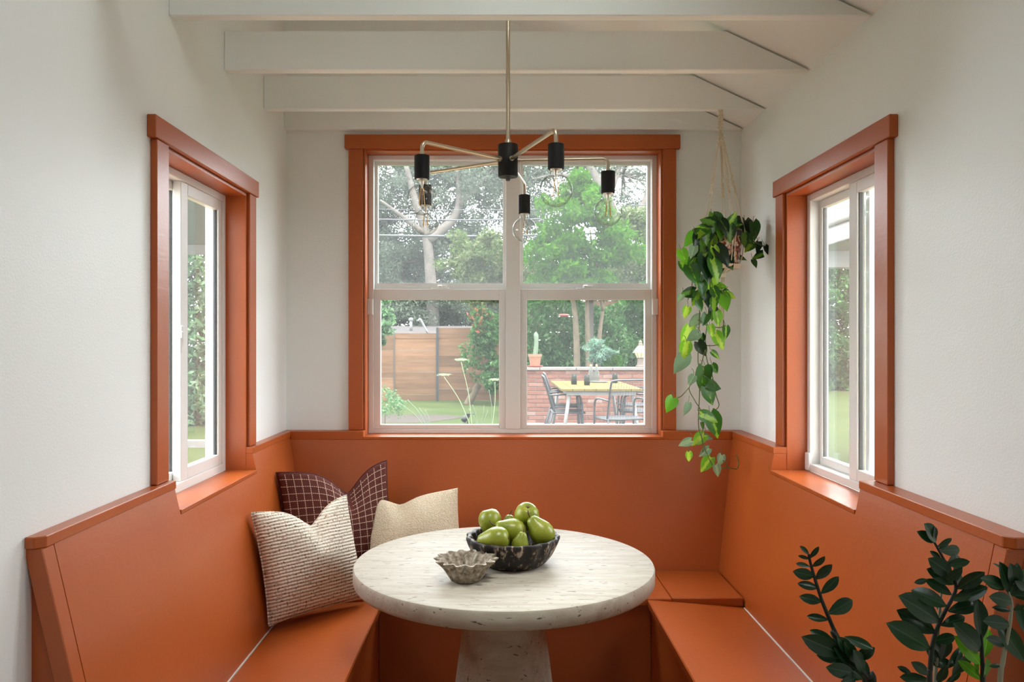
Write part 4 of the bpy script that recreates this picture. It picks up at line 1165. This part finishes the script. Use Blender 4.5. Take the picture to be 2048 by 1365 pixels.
# potted cactus
c = P(1070, 733, BY + .10)
pt_ = thing('potted_cactus', (c.x, BY + .10, ztop), 'tall column cactus in a terracotta pot on the brick wall', 'cactus')
cz = (c.x, BY + .10, ztop)
obj('saucer', lathe([(0, .001), (.12, .001), (.14, .022), (.132, .022), (.115, .010), (0, .010)], 24, cz), 'red_plastic', pt_, auto=40)
obj('pot', lathe([(0, .011), (.078, .011), (.102, .17), (.112, .17), (.114, .215), (.102, .215), (.098, .185), (0, .185)], 28, cz), 'terracotta_pot', pt_, auto=40)
prof = []
for k in range(14):
    t_ = k / 13
    prof.append((.034 * (1 - max(0, t_ - .9) / .1 * .85) * (1 + .06 * math.sin(t_ * 9)), .186 + .40 * t_))
prof.append((0, .590))
bm = lathe([(0, .186)] + prof, 36, cz, wob=lambda a, i: 1 + .10 * math.cos(9 * a))
for v_ in bm.verts:
    k = (v_.co.z - cz[2] - .186) / .4
    v_.co.x += .022 * math.sin(max(0, k) * 2.6)
obj('cactus', bm, 'cactus_green', pt_, smooth=True)

# stone lantern
c = P(1281, 733, BY + .10); lz = (c.x, BY + .10, ztop)
ln_ = thing('stone_lantern', lz, 'pagoda-shaped stone lantern with a lit chamber on the brick wall', 'lantern')
obj('base', lathe([(0, .001), (.085, .001), (.085, .025), (.06, .035), (.052, .10), (.052, .145), (.08, .155), (0, .155)], 8, lz), 'lantern_stone', ln_)
obj('light_chamber', lathe([(0, .156), (.058, .156), (.095, .235), (0, .235)], 8, lz), 'lantern_glow', ln_)
bm = BM()
for k in range(8):
    a = k * math.pi / 4
    add_tube(bm, [(lz[0] + .060 * math.cos(a), lz[1] + .060 * math.sin(a), lz[2] + .156), (lz[0] + .098 * math.cos(a), lz[1] + .098 * math.sin(a), lz[2] + .236)], .006, 5)
obj('chamber_bars', bm, 'lantern_stone', ln_)
obj('roof', lathe([(0, .237), (.135, .237), (.125, .252), (.085, .31), (.055, .345), (.045, .355), (0, .355)], 8, lz), 'lantern_stone', ln_)
obj('finial', lathe([(0, .356), (.038, .356), (.036, .385), (.024, .40), (.03, .415), (.02, .435), (0, .45)], 10, lz), 'lantern_stone', ln_)

# ------------------------------------------------------------------ patio table set
TZo = PZ + .74
ta, tb_ = P(1122, 700, 10.0).x, P(1286, 700, 10.0).x
ot = thing('patio_table', ((ta + tb_) / 2, 11.05, PZ), 'outdoor dining table with a pale slatted wooden top and grey legs', 'table')
ns = 7
for k in range(ns):
    w_ = (tb_ - ta) / ns
    obj('slat', box(ta + k * w_ + .003, ta + (k + 1) * w_ - .003, 10.0, 12.1, TZo - .03, TZo, bev=.003), 'teak_pale', ot)
bm = BM(); add_box(bm, ta + .08, tb_ - .08, 10.06, 10.10, TZo - .085, TZo - .031); add_box(bm, ta + .08, tb_ - .08, 12.0, 12.04, TZo - .085, TZo - .031)
add_box(bm, ta + .08, ta + .12, 10.10, 12.0, TZo - .085, TZo - .031); add_box(bm, tb_ - .12, tb_ - .08, 10.10, 12.0, TZo - .085, TZo - .031)
obj('apron', bm, 'steel_grey', ot)
for x, y, dx in ((ta + .12, 10.10, -.10), (tb_ - .12, 10.10, .10), (ta + .12, 11.98, -.10), (tb_ - .12, 11.98, .10)):
    obj('leg', tube([(x, y, TZo - .04), (x + dx, y, PZ)], .024, 10), 'steel_grey', ot, smooth=True)

# stacking garden armchair, local: seat faces +y, back at -y
def chair_parts(t):
    r = .0125
    for s in (-1, 1):
        x = s * .26
        pts = smooth_path([(x, .24, 0), (x, .22, .30), (x, .20, .58), (x, .13, .645), (x, -.02, .655), (x * .95, -.22, .645)], 5)
        obj('arm_leg', tube(pts, r, 7), 'chair_black', t, local=True, smooth=True)
        pts = [(x * .96, -.30, 0), (x * .90, -.17, .42)]
        obj('rear_leg', tube(pts, r, 7), 'chair_black', t, local=True, smooth=True)
    h = [(-.235, -.14, .40), (-.235, -.20, .62), (-.235, -.27, .84), (-.20, -.285, .885), (0, -.29, .89), (.20, -.285, .885), (.235, -.27, .84), (.235, -.20, .62), (.235, -.14, .40)]
    obj('back_hoop', tube(smooth_path(h, 4), r, 7), 'chair_black', t, local=True, smooth=True)
    bm = BM()
    for k in range(13):
        x = -.21 + .42 * k / 12
        add_tube(bm, [(x, -.145, .43), (x, -.205, .64), (x, -.278, .87)], .0016, 4)
    for k in range(9):
        f_ = k / 8
        add_tube(bm, [(-.23, -.15 - .125 * f_, .45 + .41 * f_), (.23, -.15 - .125 * f_, .45 + .41 * f_)], .0014, 4)
    obj('back_mesh', bm, 'chair_black', t, local=True)
    obj('seat', box(-.245, .245, -.17, .25, .415, .428, bev=.004), 'chair_black', t, local=True)
    bm = BM()
    for s in (-1, 1): add_tube(bm, [(s * .25, -.17, .415), (s * .25, .25, .415)], .011, 6)
    add_tube(bm, [(-.25, .245, .415), (.25, .245, .415)], .011, 6); add_tube(bm, [(-.25, -.165, .415), (.25, -.165, .415)], .011, 6)
    obj('seat_frame', bm, 'chair_black', t, local=True, smooth=True)
ch0 = thing('garden_chair', (0, 0, 0), '', 'chair', 'black garden chairs around the outdoor table')
chair_parts(ch0)
spots = [(P(1129, 700, 10.45).x, 10.45, -90, 'black garden armchair at the left side of the outdoor table, nearer one'),
         (P(1128, 700, 11.35).x, 11.35, -90, 'black garden armchair at the left side of the outdoor table, farther one'),
         (P(1243, 700, 9.45).x, 9.50, 14, 'black garden armchair with its back to the house, nearest of the set'),
         (P(1276, 700, 10.55).x, 10.55, 84, 'black garden armchair at the right side of the outdoor table, nearer one'),
         (P(1272, 700, 11.6).x, 11.6, 92, 'black garden armchair at the right side of the outdoor table, farther one')]
for i, (x, y, a, lb) in enumerate(spots):
    o = ch0 if i == 0 else copy_tree(ch0)
    o.location = (x, y, PZ); o.rotation_euler = (0, 0, math.radians(a)); o['label'] = lb
# things on the table
def at_table(px, py): 
    Y = (CAMZ - TZo) * F / (py - CY)
    return Vector(((px - CX) * Y / F, Y, TZo + .0005))
bm = lathe([(0, 0), (.036, 0), (.040, .006), (.043, .140), (.039, .140), (.036, .010), (0, .010)], 20)
TUM = bpy.data.meshes.new('tumbler'); bmesh.ops.recalc_face_normals(bm, faces=bm.faces); bm.to_mesh(TUM); bm.free(); TUM.materials.append(MATS['tumbler_glass'])
TUM.polygons.foreach_set('use_smooth', [True] * len(TUM.polygons))
for px, py, lb in ((1148, 769.5, 'smoky grey tumbler on the outdoor table, leftmost'), (1174, 771, 'smoky grey tumbler on the outdoor table, middle one before the bottles'), (1230, 766.5, 'smoky grey tumbler on the outdoor table, right of the bottles')):
    p = at_table(px, py)
    tag(link_mesh('tumbler', TUM, None, mtx=Matrix.Translation(p)), lb, 'glass', 'tumblers on the outdoor table')
p = at_table(1196, 765)
obj_t = obj('serving_tray', lathe([(0, 0), (.12, 0), (.15, .010), (.15, .016), (.12, .008), (0, .008)], 28, tuple(p)), 'tray_grey', auto=40)
tag(obj_t, 'round grey tray under the bottles on the outdoor table', 'tray')
for px, lb, dy in ((1182, 'clear glass bottle on the tray, left one', .0), (1193, 'clear glass bottle on the tray, right one', -.03)):
    q = Vector(((px - CX) * (p.y + dy) / F, p.y + dy, p.z + .0085))
    bt = thing('bottle', q, lb, 'bottle', 'bottles on the outdoor table')
    obj('body', lathe([(0, 0), (.040, 0), (.043, .008), (.043, .120), (.034, .155), (.016, .185), (.015, .225), (.012, .225), (0, .224)], 18, tuple(q)), 'bottle_glass', bt, auto=40)
    obj('stopper', lathe([(0, .2255), (.016, .2255), (.017, .255), (0, .258)], 12, tuple(q)), 'cork_tan', bt, auto=40)

# ------------------------------------------------------------------ fences
FY = 20.0
def fx(px, Y): return (px - CX) * Y / F
PLK = {}
def plank_run(parent, x0, x1, Y, z0, hgt, n, gap, mat, th=.025):
    for k in range(n):
        dz = rnd.uniform(-.004, .004)
        obj('plank', box(x0, x1, Y + rnd.uniform(-.004, .004), Y + th, z0 + k * hgt + gap / 2 + dz, z0 + (k + 1) * hgt - gap / 2 + dz), mat, parent)
fc = thing('plank_fence', (-1.5, FY, GZ), 'pale cedar fence of horizontal planks with black posts across the lawn', 'fence')
plank_run(fc, fx(700, FY), fx(787, FY), FY, GZ + .02, .142, 12, .004, 'cedar')
plank_run(fc, fx(790, FY), fx(872, FY), FY, GZ + .02, .142, 12, .004, 'cedar')
plank_run(fc, fx(878, FY), fx(1040, FY), FY, GZ + .02, .142, 13, .004, 'cedar')
obj('post', box(fx(872.5, FY), fx(877.5, FY), FY - .05, FY + .02, GZ, 1.85), 'post_black', fc)
obj('post', box(fx(787, FY), fx(790, FY), FY - .02, FY + .02, GZ, 1.72), 'post_brown', fc)
obj('post', box(fx(1040, FY), fx(1045, FY), FY - .05, FY + .02, GZ, 1.85), 'post_black', fc)
fd = thing('plank_fence', (2.6, 17.2, GZ), 'dark brown slatted fence half hidden behind the hedge', 'fence')
plank_run(fd, fx(1040, 17.2), fx(1420, 17.2), 17.2, GZ + .02, .17, 14, .010, 'cedar_dark')
for px in (1042, 1180, 1330, 1418): obj('post', box(fx(px, 17.2) - .05, fx(px, 17.2) + .05, 17.23, 17.30, GZ, 2.42), 'cedar_dark', fd)

# ------------------------------------------------------------------ trees and shrubs
def ext(px, py, Y): return tuple(P(px, py, Y))
# bright multi-stem tree behind the brick wall
Yt = 14.6
pts, cs = clumps(ext(1166, 478, Yt), (.95, .95, .92), 90, 130, .24)
p2, _ = clumps(ext(1160, 392, Yt), (.36, .4, .50), 26, 110, .17)
p3, _ = clumps(ext(1150, 555, Yt), (.75, .8, .32), 30, 110, .20)
tr_ = [([ext(1156, 740, Yt), ext(1153, 680, Yt), ext(1148, 610, Yt), ext(1140, 560, Yt), ext(1150, 470, Yt)], .070, .022),
       ([ext(1178, 740, Yt), ext(1176, 690, Yt), ext(1174, 600, Yt), ext(1182, 520, Yt)], .062, .022),
       ([ext(1194, 740, Yt), ext(1198, 690, Yt), ext(1206, 620, Yt), ext(1216, 550, Yt)], .050, .02),
       ([ext(1148, 612, Yt), ext(1128, 560, Yt + .2), ext(1115, 500, Yt + .2)], .035, .015),
       ([ext(1206, 622, Yt), ext(1196, 560, Yt - .1), ext(1180, 460, Yt)], .035, .012)]
for t_ in tr_[:3]: t_[0][0] = (t_[0][0][0], t_[0][0][1], GZ)
tree('garden_tree', (1.6, Yt, GZ), 'bright green multi-stemmed tree behind the brick wall', tr_, [(np.concatenate([pts, p2, p3]), .105, 'foliage_bright')], 'bark_tan')
o = obj('wooden_post', box(fx(1176, 14.9), fx(1187, 14.9), 14.9, 15.0, GZ, 2.35), 'bark_grey'); tag(o, 'grey weathered post between the tree stems', 'post')
# hedge behind the wall
def hedge(name, label, boxes, dens, size, mat, cat='hedge', seed=1, group=None):
    r = np.random.RandomState(seed)
    ptsl = []
    for (x0, x1, y0, y1, z0, z1) in boxes:
        n = int(dens * (x1 - x0) * (z1 - z0) * 1.0)
        q = np.stack([r.uniform(x0, x1, n), y0 + (y1 - y0) * r.uniform(0, 1, n) ** 1.5, r.uniform(z0, z1, n)], 1)
        q[:, 1] += .22 * np.sin(q[:, 0] * 3.1 + 1) * np.sin(q[:, 2] * 3.7) + .12 * np.sin(q[:, 0] * 8 + q[:, 2] * 6)
        q[:, 2] += .25 * np.sin(q[:, 0] * 2.3) * (q[:, 2] - z0) / (z1 - z0)
        ptsl.append(q)
    b0 = boxes[0]
    t = thing(name, ((b0[0] + b0[1]) / 2, (b0[2] + b0[3]) / 2, GZ), label, cat, group)
    bm = BM()
    for (x0, x1, y0, y1, z0, z1) in boxes:
        x = x0 + .3
        while x < x1:
            branchy(bm, (x, (y0 + y1) / 2, GZ - .02), (x + r.uniform(-.3, .3), (y0 + y1) / 2 + .1, z0 + (z1 - z0) * .8), .035, .012, .08, 6, r)
            x += .55
    obj('stems', bm, 'bark_tan', t, smooth=True)
    foliage(t, np.concatenate(ptsl), size, mat, seed=seed)
    return t
hedge('hedge', 'dark green leafy hedge behind the brick wall', [(fx(1035, 16), fx(1250, 16), 15.6, 16.7, .75, 2.45), (fx(1250, 16), fx(1420, 16), 16.0, 16.9, .9, 2.6), (fx(1035, 16), fx(1150, 16), 15.5, 16.4, .3, 1.2)], 2600, .115, 'foliage_hedge')
# pale olive shrubs above the fences
pts, _ = clumps(ext(965, 540, 19.2), (.95, .7, .95), 110, 110, .22)
tree('tall_shrub', (fx(975, 19.2), 19.2, GZ), 'tall pale olive shrub left of the window mullion', [([(fx(985, 19.2), 19.2, GZ), ext(980, 700, 19.2), ext(968, 560, 19.2)], .05, .02)], [(pts, .10, 'foliage_olive')], 'bark_tan', 'shrub')
pts, _ = clumps(ext(1280, 530, 18.5), (.75, .7, 1.35), 110, 120, .24)
p2, _ = clumps(ext(1075, 560, 18.5), (.5, .6, .8), 50, 110, .22)
tree('tall_shrub', (fx(1280, 18.5), 18.5, GZ), 'tall pale olive shrub at the right side of the large window', [([(fx(1285, 18.5), 18.5, GZ), ext(1284, 690, 18.5), ext(1278, 560, 18.5)], .05, .02)], [(pts, .10, 'foliage_olive')], 'bark_tan', 'shrub')
tree('tall_shrub', (fx(1075, 18.5), 18.5, GZ), 'tall pale olive shrub behind the left edge of the bright green tree', [([(fx(1075, 18.5), 18.5, GZ), ext(1075, 690, 18.5), ext(1075, 580, 18.5)], .05, .02)], [(p2, .10, 'foliage_olive')], 'bark_tan', 'shrub')
# shrub with reddish new leaves, right of the cedar fence
pts, _ = clumps(ext(975, 665, 18.6), (.36, .35, .62), 60, 70, .15)
p2, _ = clumps(ext(985, 745, 18.6), (.24, .3, .52), 40, 60, .15)
p3, _ = clumps(ext(945, 720, 18.8), (.30, .3, .42), 26, 18, .15)
p4, _ = clumps(ext(962, 640, 18.3), (.30, .2, .36), 12, 28, .12)
tree('leafy_shrub', (fx(985, 18.6), 18.6, GZ), 'climbing shrub with reddish young leaves before the cedar fence', [([(fx(988, 18.6), 18.6, GZ), ext(986, 740, 18.6), ext(978, 660, 18.6)], .03, .012), ([ext(986, 750, 18.6), ext(966, 690, 18.6), ext(945, 670, 18.6)], .02, .008)],
     [(np.concatenate([pts, p2, p3]), .10, 'foliage_hedge'), (p4, .11, 'foliage_red')], 'bark_tan', 'shrub')
# light bush at the left edge
pts, _ = clumps(ext(752, 640, 16.0), (.45, .45, .52), 60, 90, .15)
tree('leafy_shrub', (fx(745, 16), 16.0, GZ), 'pale green bush at the left edge of the large window', [([(fx(742, 16), 16.0, GZ), ext(745, 720, 16), ext(750, 650, 16)], .04, .015)], [(pts, .10, 'foliage_mint')], 'bark_tan', 'shrub')
# silvery plant and fern behind the wall
pts, _ = clumps(ext(1200, 702, 13.55), (.27, .16, .20), 40, 40, .075)
tree('silver_shrub', (fx(1200, 13.55), 13.55, GZ), 'silvery green small-leaved plant just behind the brick wall', [([(fx(1200, 13.55), 13.55, GZ), ext(1198, 760, 13.55), ext(1200, 700, 13.55)], .02, .01)], [(pts, .06, 'foliage_silver')], 'bark_tan', 'shrub')
pts, _ = clumps(ext(1222, 722, 13.7), (.16, .14, .12), 20, 30, .07)
tree('fern', (fx(1222, 13.7), 13.7, GZ), 'yellow-green fern behind the brick wall beside the silvery plant', [([(fx(1222, 13.7), 13.7, GZ), ext(1222, 760, 13.7), ext(1222, 725, 13.7)], .015, .008)], [(pts, .075, 'foliage_bright')], 'bark_tan', 'fern')
# oaks far behind
def oak(name, label, Y, trunk, limbs, crowns, seed):
    r = np.random.RandomState(seed)
    t = thing(name, (fx(trunk[0][0], Y), Y, GZ), label, 'tree', 'large trees beyond the fence')
    pts = [ext(px, py, Y) for px, py in trunk]; pts[0] = (pts[0][0], Y, GZ)
    sp = smooth_path(pts, 6); n = len(sp)
    obj('trunk', tube(sp, [.25 - .17 * k / n for k in range(n)], 12), 'bark_grey', t, smooth=True)
    for lb, r0 in limbs:
        sp = smooth_path([ext(px, py, Y + dy) for px, py, dy in lb], 5); n = len(sp)
        obj('limb', tube(sp, [r0 * (1 - .8 * k / n) for k in range(n)], 8), 'bark_grey', t, smooth=True)
    allp = []; bm = BM()
    for (px, py, rx, rz, ncl, per) in crowns:
        c = ext(px, py, Y)
        c = (c[0], c[1] + 1.6, c[2])
        q, cs = clumps(c, (rx, rx * .9, rz), int(ncl * 1.6), int(per * 2.6), .50, r, .15)
        allp.append(q)
        for k in range(min(26, ncl)): branchy(bm, c, cs[k], .05, .012, .14, 5, r)
    obj('twigs', bm, 'bark_grey', t, smooth=True)
    foliage(t, np.concatenate(allp), .115, 'foliage_oak', seed=seed)
oak('oak_tree', 'big grey-green oak with a thick trunk behind the cedar fence', 27.0, [(868, 790), (866, 640), (860, 540), (852, 470), (830, 400), (812, 330)],
    [([(856, 480, 0), (905, 440, .3), (918, 390, .3), (905, 300, .4)], .20), ([(918, 410, .3), (950, 380, .4), (985, 340, .6)], .12), ([(852, 470, 0), (800, 430, -.4), (760, 400, -.6)], .12), ([(838, 420, 0), (850, 340, .4), (860, 260, .5)], .1)],
    [(800, 330, 2.2, 1.4, 44, 80), (905, 350, 2.2, 1.5, 46, 80), (985, 330, 1.8, 1.4, 34, 75), (790, 520, 1.5, 1.3, 44, 90), (900, 470, 1.7, 1.0, 34, 80), (850, 620, 2.6, .8, 60, 110), (760, 430, 1.4, 1.2, 26, 80), (960, 610, 2.4, .7, 46, 110)], 21)
oak('oak_tree', 'sparse bare-branched oak high behind the bright green tree', 27.5, [(1262, 790), (1258, 640), (1240, 470), (1200, 370), (1150, 290), (1120, 240)],
    [([(1240, 470, 0), (1290, 400, .3), (1300, 320, .4)], .16), ([(1215, 400, 0), (1240, 330, .2), (1250, 250, .3)], .12), ([(1200, 370, 0), (1120, 350, .2), (1060, 360, .2)], .10), ([(1290, 400, .3), (1340, 360, .3)], .08)],
    [(1090, 330, 1.7, 1.1, 22, 50), (1260, 330, 1.9, 1.2, 22, 50), (1320, 440, 1.5, 1.2, 24, 70), (1060, 430, 1.2, 1.0, 20, 70), (1180, 300, 1.4, .9, 14, 50)], 22)
oak('oak_tree', 'grey tree trunk rising behind the neighbour roof beside the red-leafed shrub', 30.0, [(952, 760), (948, 650), (940, 600), (925, 540), (915, 470)],
    [([(940, 600, 0), (915, 590, .2), (895, 570, .2)], .10)], [(1010, 560, 2.2, 1.4, 40, 90), (700, 560, 2.5, 2.0, 40, 90), (850, 560, 3.5, 1.2, 70, 90), (1200, 560, 4.0, 1.6, 70, 90)], 23)

# neighbour's roof with vents
nb = thing('neighbour_shed', (fx(880, 25), 25.6, GZ), 'low neighbouring building with a grey shingled roof behind the cedar fence', 'building')
bm = add_hull(BM(), [(fx(700, 24.2), 24.2, 1.62), (fx(700, 26.5), 26.5, 2.02), (fx(700, 28.5), 28.5, 1.55)], [(fx(1010, 24.2), 24.2, 1.62), (fx(1010, 24.2), 26.5, 2.02), (fx(1010, 24.2), 28.5, 1.55)])
obj('roof', bm, 'shingle_grey', nb)
obj('wall', box(fx(705, 24.4), fx(1005, 24.2), 24.4, 28.2, GZ, 1.61), 'siding_white', nb)
p = P(822, 655, 25.5)
obj('vent_pipe', tube([(p.x, 25.5, 1.80), (p.x, 25.5, 2.19)], .045, 10), 'pvc_white', nb, smooth=True)
obj('vent_cap', lathe([(0, 0), (.075, 0), (.08, .05), (.05, .09), (0, .09)], 12, (p.x, 25.5, 2.18)), 'pvc_white', nb, auto=40)
a, b_ = P(856, 668, 24.6), P(842, 641, 24.6)
obj('bent_pipe', tube(smooth_path([a, b_, b_ + Vector((-.05, 0, .02)), b_ + Vector((-.09, 0, -.03))], 4), .035, 8), 'pvc_white', nb, smooth=True)

# overhead wires
for i, (ya, yb, r_, lb) in enumerate(((416, 409, .012, 'thin overhead wire, highest of the three'), (437, 428, .022, 'pale overhead wire, middle one of the three'), (469, 461, .036, 'thick grey overhead cable, lowest of the three'))):
    a, b_ = P(560, ya - 3, 22.0 + i * .3), P(1460, yb - 8, 22.0 + i * .3)
    pts = [a.lerp(b_, k / 16) + Vector((0, 0, -.18 * math.sin(math.pi * k / 16))) for k in range(17)]
    tag(obj('overhead_wire', tube(pts, r_, 6), 'wire_grey', smooth=True), lb, 'wire', 'overhead wires')

for px, lb in ((558, 'wooden utility pole at the left end of the overhead wires'), (1462, 'wooden utility pole at the right end of the overhead wires')):
    x = fx(px, 22.3)
    up = thing('utility_pole', (x, 22.3, GZ), lb, 'utility pole', 'utility poles beyond the fence')
    obj('shaft', tube([(x, 22.3, GZ), (x, 22.3, 6.4)], [.14, .11], 12), 'bark_tan', up, smooth=True)
    obj('crossarm', box(x - .06, x + .06, 21.8, 22.8, 5.9, 6.02), 'bark_tan', up)

# bird feeder in the tree
p = P(1128, 632, 14.0)
bf = thing('bird_feeder', p, 'red dish bird feeder hanging among the leaves left of the tree stems', 'bird feeder')
obj('dish', lathe([(0, -.02), (.06, -.02), (.098, .005), (.098, .02), (.06, .032), (0, .036)], 20, tuple(p)), 'red_plastic', bf, auto=40)
obj('hanger_wire', tube([p + Vector((0, 0, .03)), p + Vector((.08, .5, .9))], .003, 5), 'wire_grey', bf)

# fallen log stump, lawn spotlight, soil patch
a = P(935, 800, 18.9); a.z = GZ - .02
lg = thing('tree_stump', a, 'leaning cut stump with a knob before the cedar fence', 'stump')
pts = smooth_path([a, a + Vector((.12, 0, .25)), a + Vector((.27, .05, .50))], 6)
obj('trunk', tube(pts, [.11 - .03 * k / len(pts) for k in range(len(pts))], 10), 'bark_tan', lg, smooth=True)
obj('stub', tube([a + Vector((.10, 0, .28)), a + Vector((.02, -.03, .40))], [.06, .065], 9), 'bark_tan', lg, smooth=True)
def gpoint(px, py):
    Y = (CAMZ - GZ) * F / (py - CY)
    return Vector(((px - CX) * Y / F, Y, GZ))
g = gpoint(935, 848)
sl = thing('garden_spotlight', g, 'small black garden spotlight on the lawn', 'garden light')
obj('stake', tube([g, g + Vector((0, 0, .10))], .010, 8), 'black_metal', sl)
obj('lamp_head', tube([g + Vector((-.07, -.05, .06)), g + Vector((-.03, 0, .12)), g + Vector((.02, .04, .14))], [.055, .05, .03], 14), 'black_metal', sl, smooth=True)
obj('solar_panel', box(g.x - .02, g.x + .13, g.y - .05, g.y + .06, .155, .17), 'black_metal', sl)
obj('panel_arm', tube([g + Vector((0, 0, .09)), g + Vector((.05, 0, .18))], .008, 6), 'black_metal', sl)
g = gpoint(800, 838)
bm = BM()
vs = [bm.verts.new((g.x + 1.1 * math.cos(t_) * (1 + .2 * math.sin(3 * t_)), g.y + 1.0 * math.sin(t_) * (1 + .15 * math.cos(2 * t_)), GZ + .004)) for t_ in [k * math.pi / 12 for k in range(24)]]
bm.faces.new(vs)
struct('soil_patch', bm, 'bare_soil', 'bare grey soil patch in the lawn')

# tall weeds with flat flower heads, close to the patio
def weed(px0, py0, heads, Y, label):
    b0 = P(px0, py0, Y); b0.z = GZ
    w = thing('umbel_weed', b0, label, 'weed', 'flowering weeds before the lawn')
    for (hx, hy, hr) in heads:
        h = P(hx, hy, Y)
        obj('stalk', tube(smooth_path([b0, b0.lerp(h, .5) + Vector((.03, 0, .05)), h], 6), .006, 6), 'flower_umbel' if hr else 'cactus_green', w, smooth=True)
        if hr:
            r = np.random.RandomState(int(hx))
            n = 260
            q = np.stack([h.x + r.normal(0, hr * .45, n), h.y + r.normal(0, hr * .45, n), h.z + .02 + r.uniform(0, .03, n)], 1)
            foliage(w, q, .022, 'flower_umbel', 'flower_head', seed=int(hx))
    return w
weed(945, 860, [(888, 754, .11), (922, 724, .10)], 13.2, 'pale umbel flowers on thin stalks before the cedar fence')
weed(982, 860, [(990, 764, .09), (978, 780, .0)], 13.0, 'pale umbel flower on a forked stalk beside the window mullion')
weed(860, 862, [(798, 806, .0), (838, 816, .0), (850, 820, .0), (815, 800, .0)], 12.6, 'thin bare weed stalks bending left over the lawn')
weed(955, 862, [(945, 810, .0), (968, 812, .0), (975, 822, .0), (938, 818, .0)], 12.6, 'thin bare weed stalks beside the spotlight')
pts, _ = clumps(ext(770, 806, 13.4), (.40, .3, .22), 30, 40, .12)
tree('low_shrub', (fx(770, 13.4), 13.4, GZ), 'loose low green growth at the lower left of the large window', [([(fx(770, 13.4), 13.4, GZ), ext(770, 840, 13.4), ext(772, 810, 13.4)], .012, .006)], [(pts, .05, 'foliage_mint')], 'bark_tan', 'shrub')

# ------------------------------------------------------------------ seen through the side windows
hedge('hedge', 'tall leafy hedge across the lawn seen through the right window', [(8.0, 16.0, 24.0, 25.5, 0.0, 4.6)], 1500, .17, 'foliage_hedge', seed=8)
pr = thing('white_porch', (5.6, 10.5, GZ), 'white porch roof seen through the right window', 'porch')
obj('fascia', box(3.75, 3.80, 7.5, 10.0, 2.60, 2.86, bev=.01), 'porch_white', pr)
obj('gutter', tube([(3.72, 7.5, 2.84), (3.72, 10.0, 2.84)], .05, 10), 'porch_white', pr, smooth=True)
obj('soffit', box(3.80, 7.5, 7.5, 10.0, 2.60, 2.66), 'porch_white', pr)
obj('roof', add_hull(BM(), [(3.70, 7.45, 2.87), (7.5, 7.45, 4.0), (7.5, 7.45, 2.87)], [(3.70, 10.05, 2.87), (7.5, 10.05, 4.0), (7.5, 10.05, 2.87)]), 'shingle_grey', pr)
obj('beam', box(3.80, 7.5, 9.6, 9.8, 2.40, 2.60), 'porch_white', pr)
obj('post', box(7.2, 7.4, 9.6, 9.8, GZ, 2.40), 'porch_white', pr)
o = thing('reflection_upright', (2.32, 5.05, GZ), 'tan upright standing in for a reflection in the near pane of the right window', 'post')  # added upright in place of a ghost reflection on the glass
obj('shaft', box(2.29, 2.35, 5.0, 5.07, GZ, 2.24, bev=.005), 'reflection_tan', o)
obj('foot', box(2.27, 2.37, 4.98, 5.09, GZ, .06, bev=.005), 'reflection_tan', o)
r8 = random.Random(4)
ORD = ('first', 'second', 'third', 'fourth', 'fifth', 'sixth')
for k in range(6):
    x = 2.9 + k * .23
    obj_ = obj('edging_brick', box(x, x + .20, 6.9 + r8.uniform(-.03, .03), 7.02 + r8.uniform(-.02, .02), GZ, GZ + .09, bev=.006), 'brick_red')
    tag(obj_, 'red edging brick on the lawn through the right window, %s from the left' % ORD[k], 'brick', 'bricks edging the lawn')
# left side: covered porch and hedge
lp = thing('covered_porch', (-3.0, 5.0, GZ), 'pale flat porch cover seen through the left window', 'porch')
obj('cover', box(-5.2, XL - T - .12, 4.6, 8.2, 2.50, 2.62), 'porch_soffit', lp)
obj('fascia', box(-5.2, XL - T - .12, 8.2, 8.25, 2.40, 2.66), 'porch_white', lp)
obj('post', box(-5.0, -4.85, 8.0, 8.15, GZ, 2.5), 'porch_white', lp)
obj('post', box(-1.62, -1.50, 8.05, 8.17, GZ, 2.5), 'porch_white', lp)
hedge('hedge', 'pale green hedge seen through the left window', [(-12.0, -4.2, 14.0, 15.2, 0.0, 4.6)], 1500, .15, 'foliage_mint', seed=9)
struct('path_kerb', box(-7.0, -2.0, 11.2, 11.35, GZ, GZ + .10), 'patio_concrete', 'pale kerb across the left lawn')
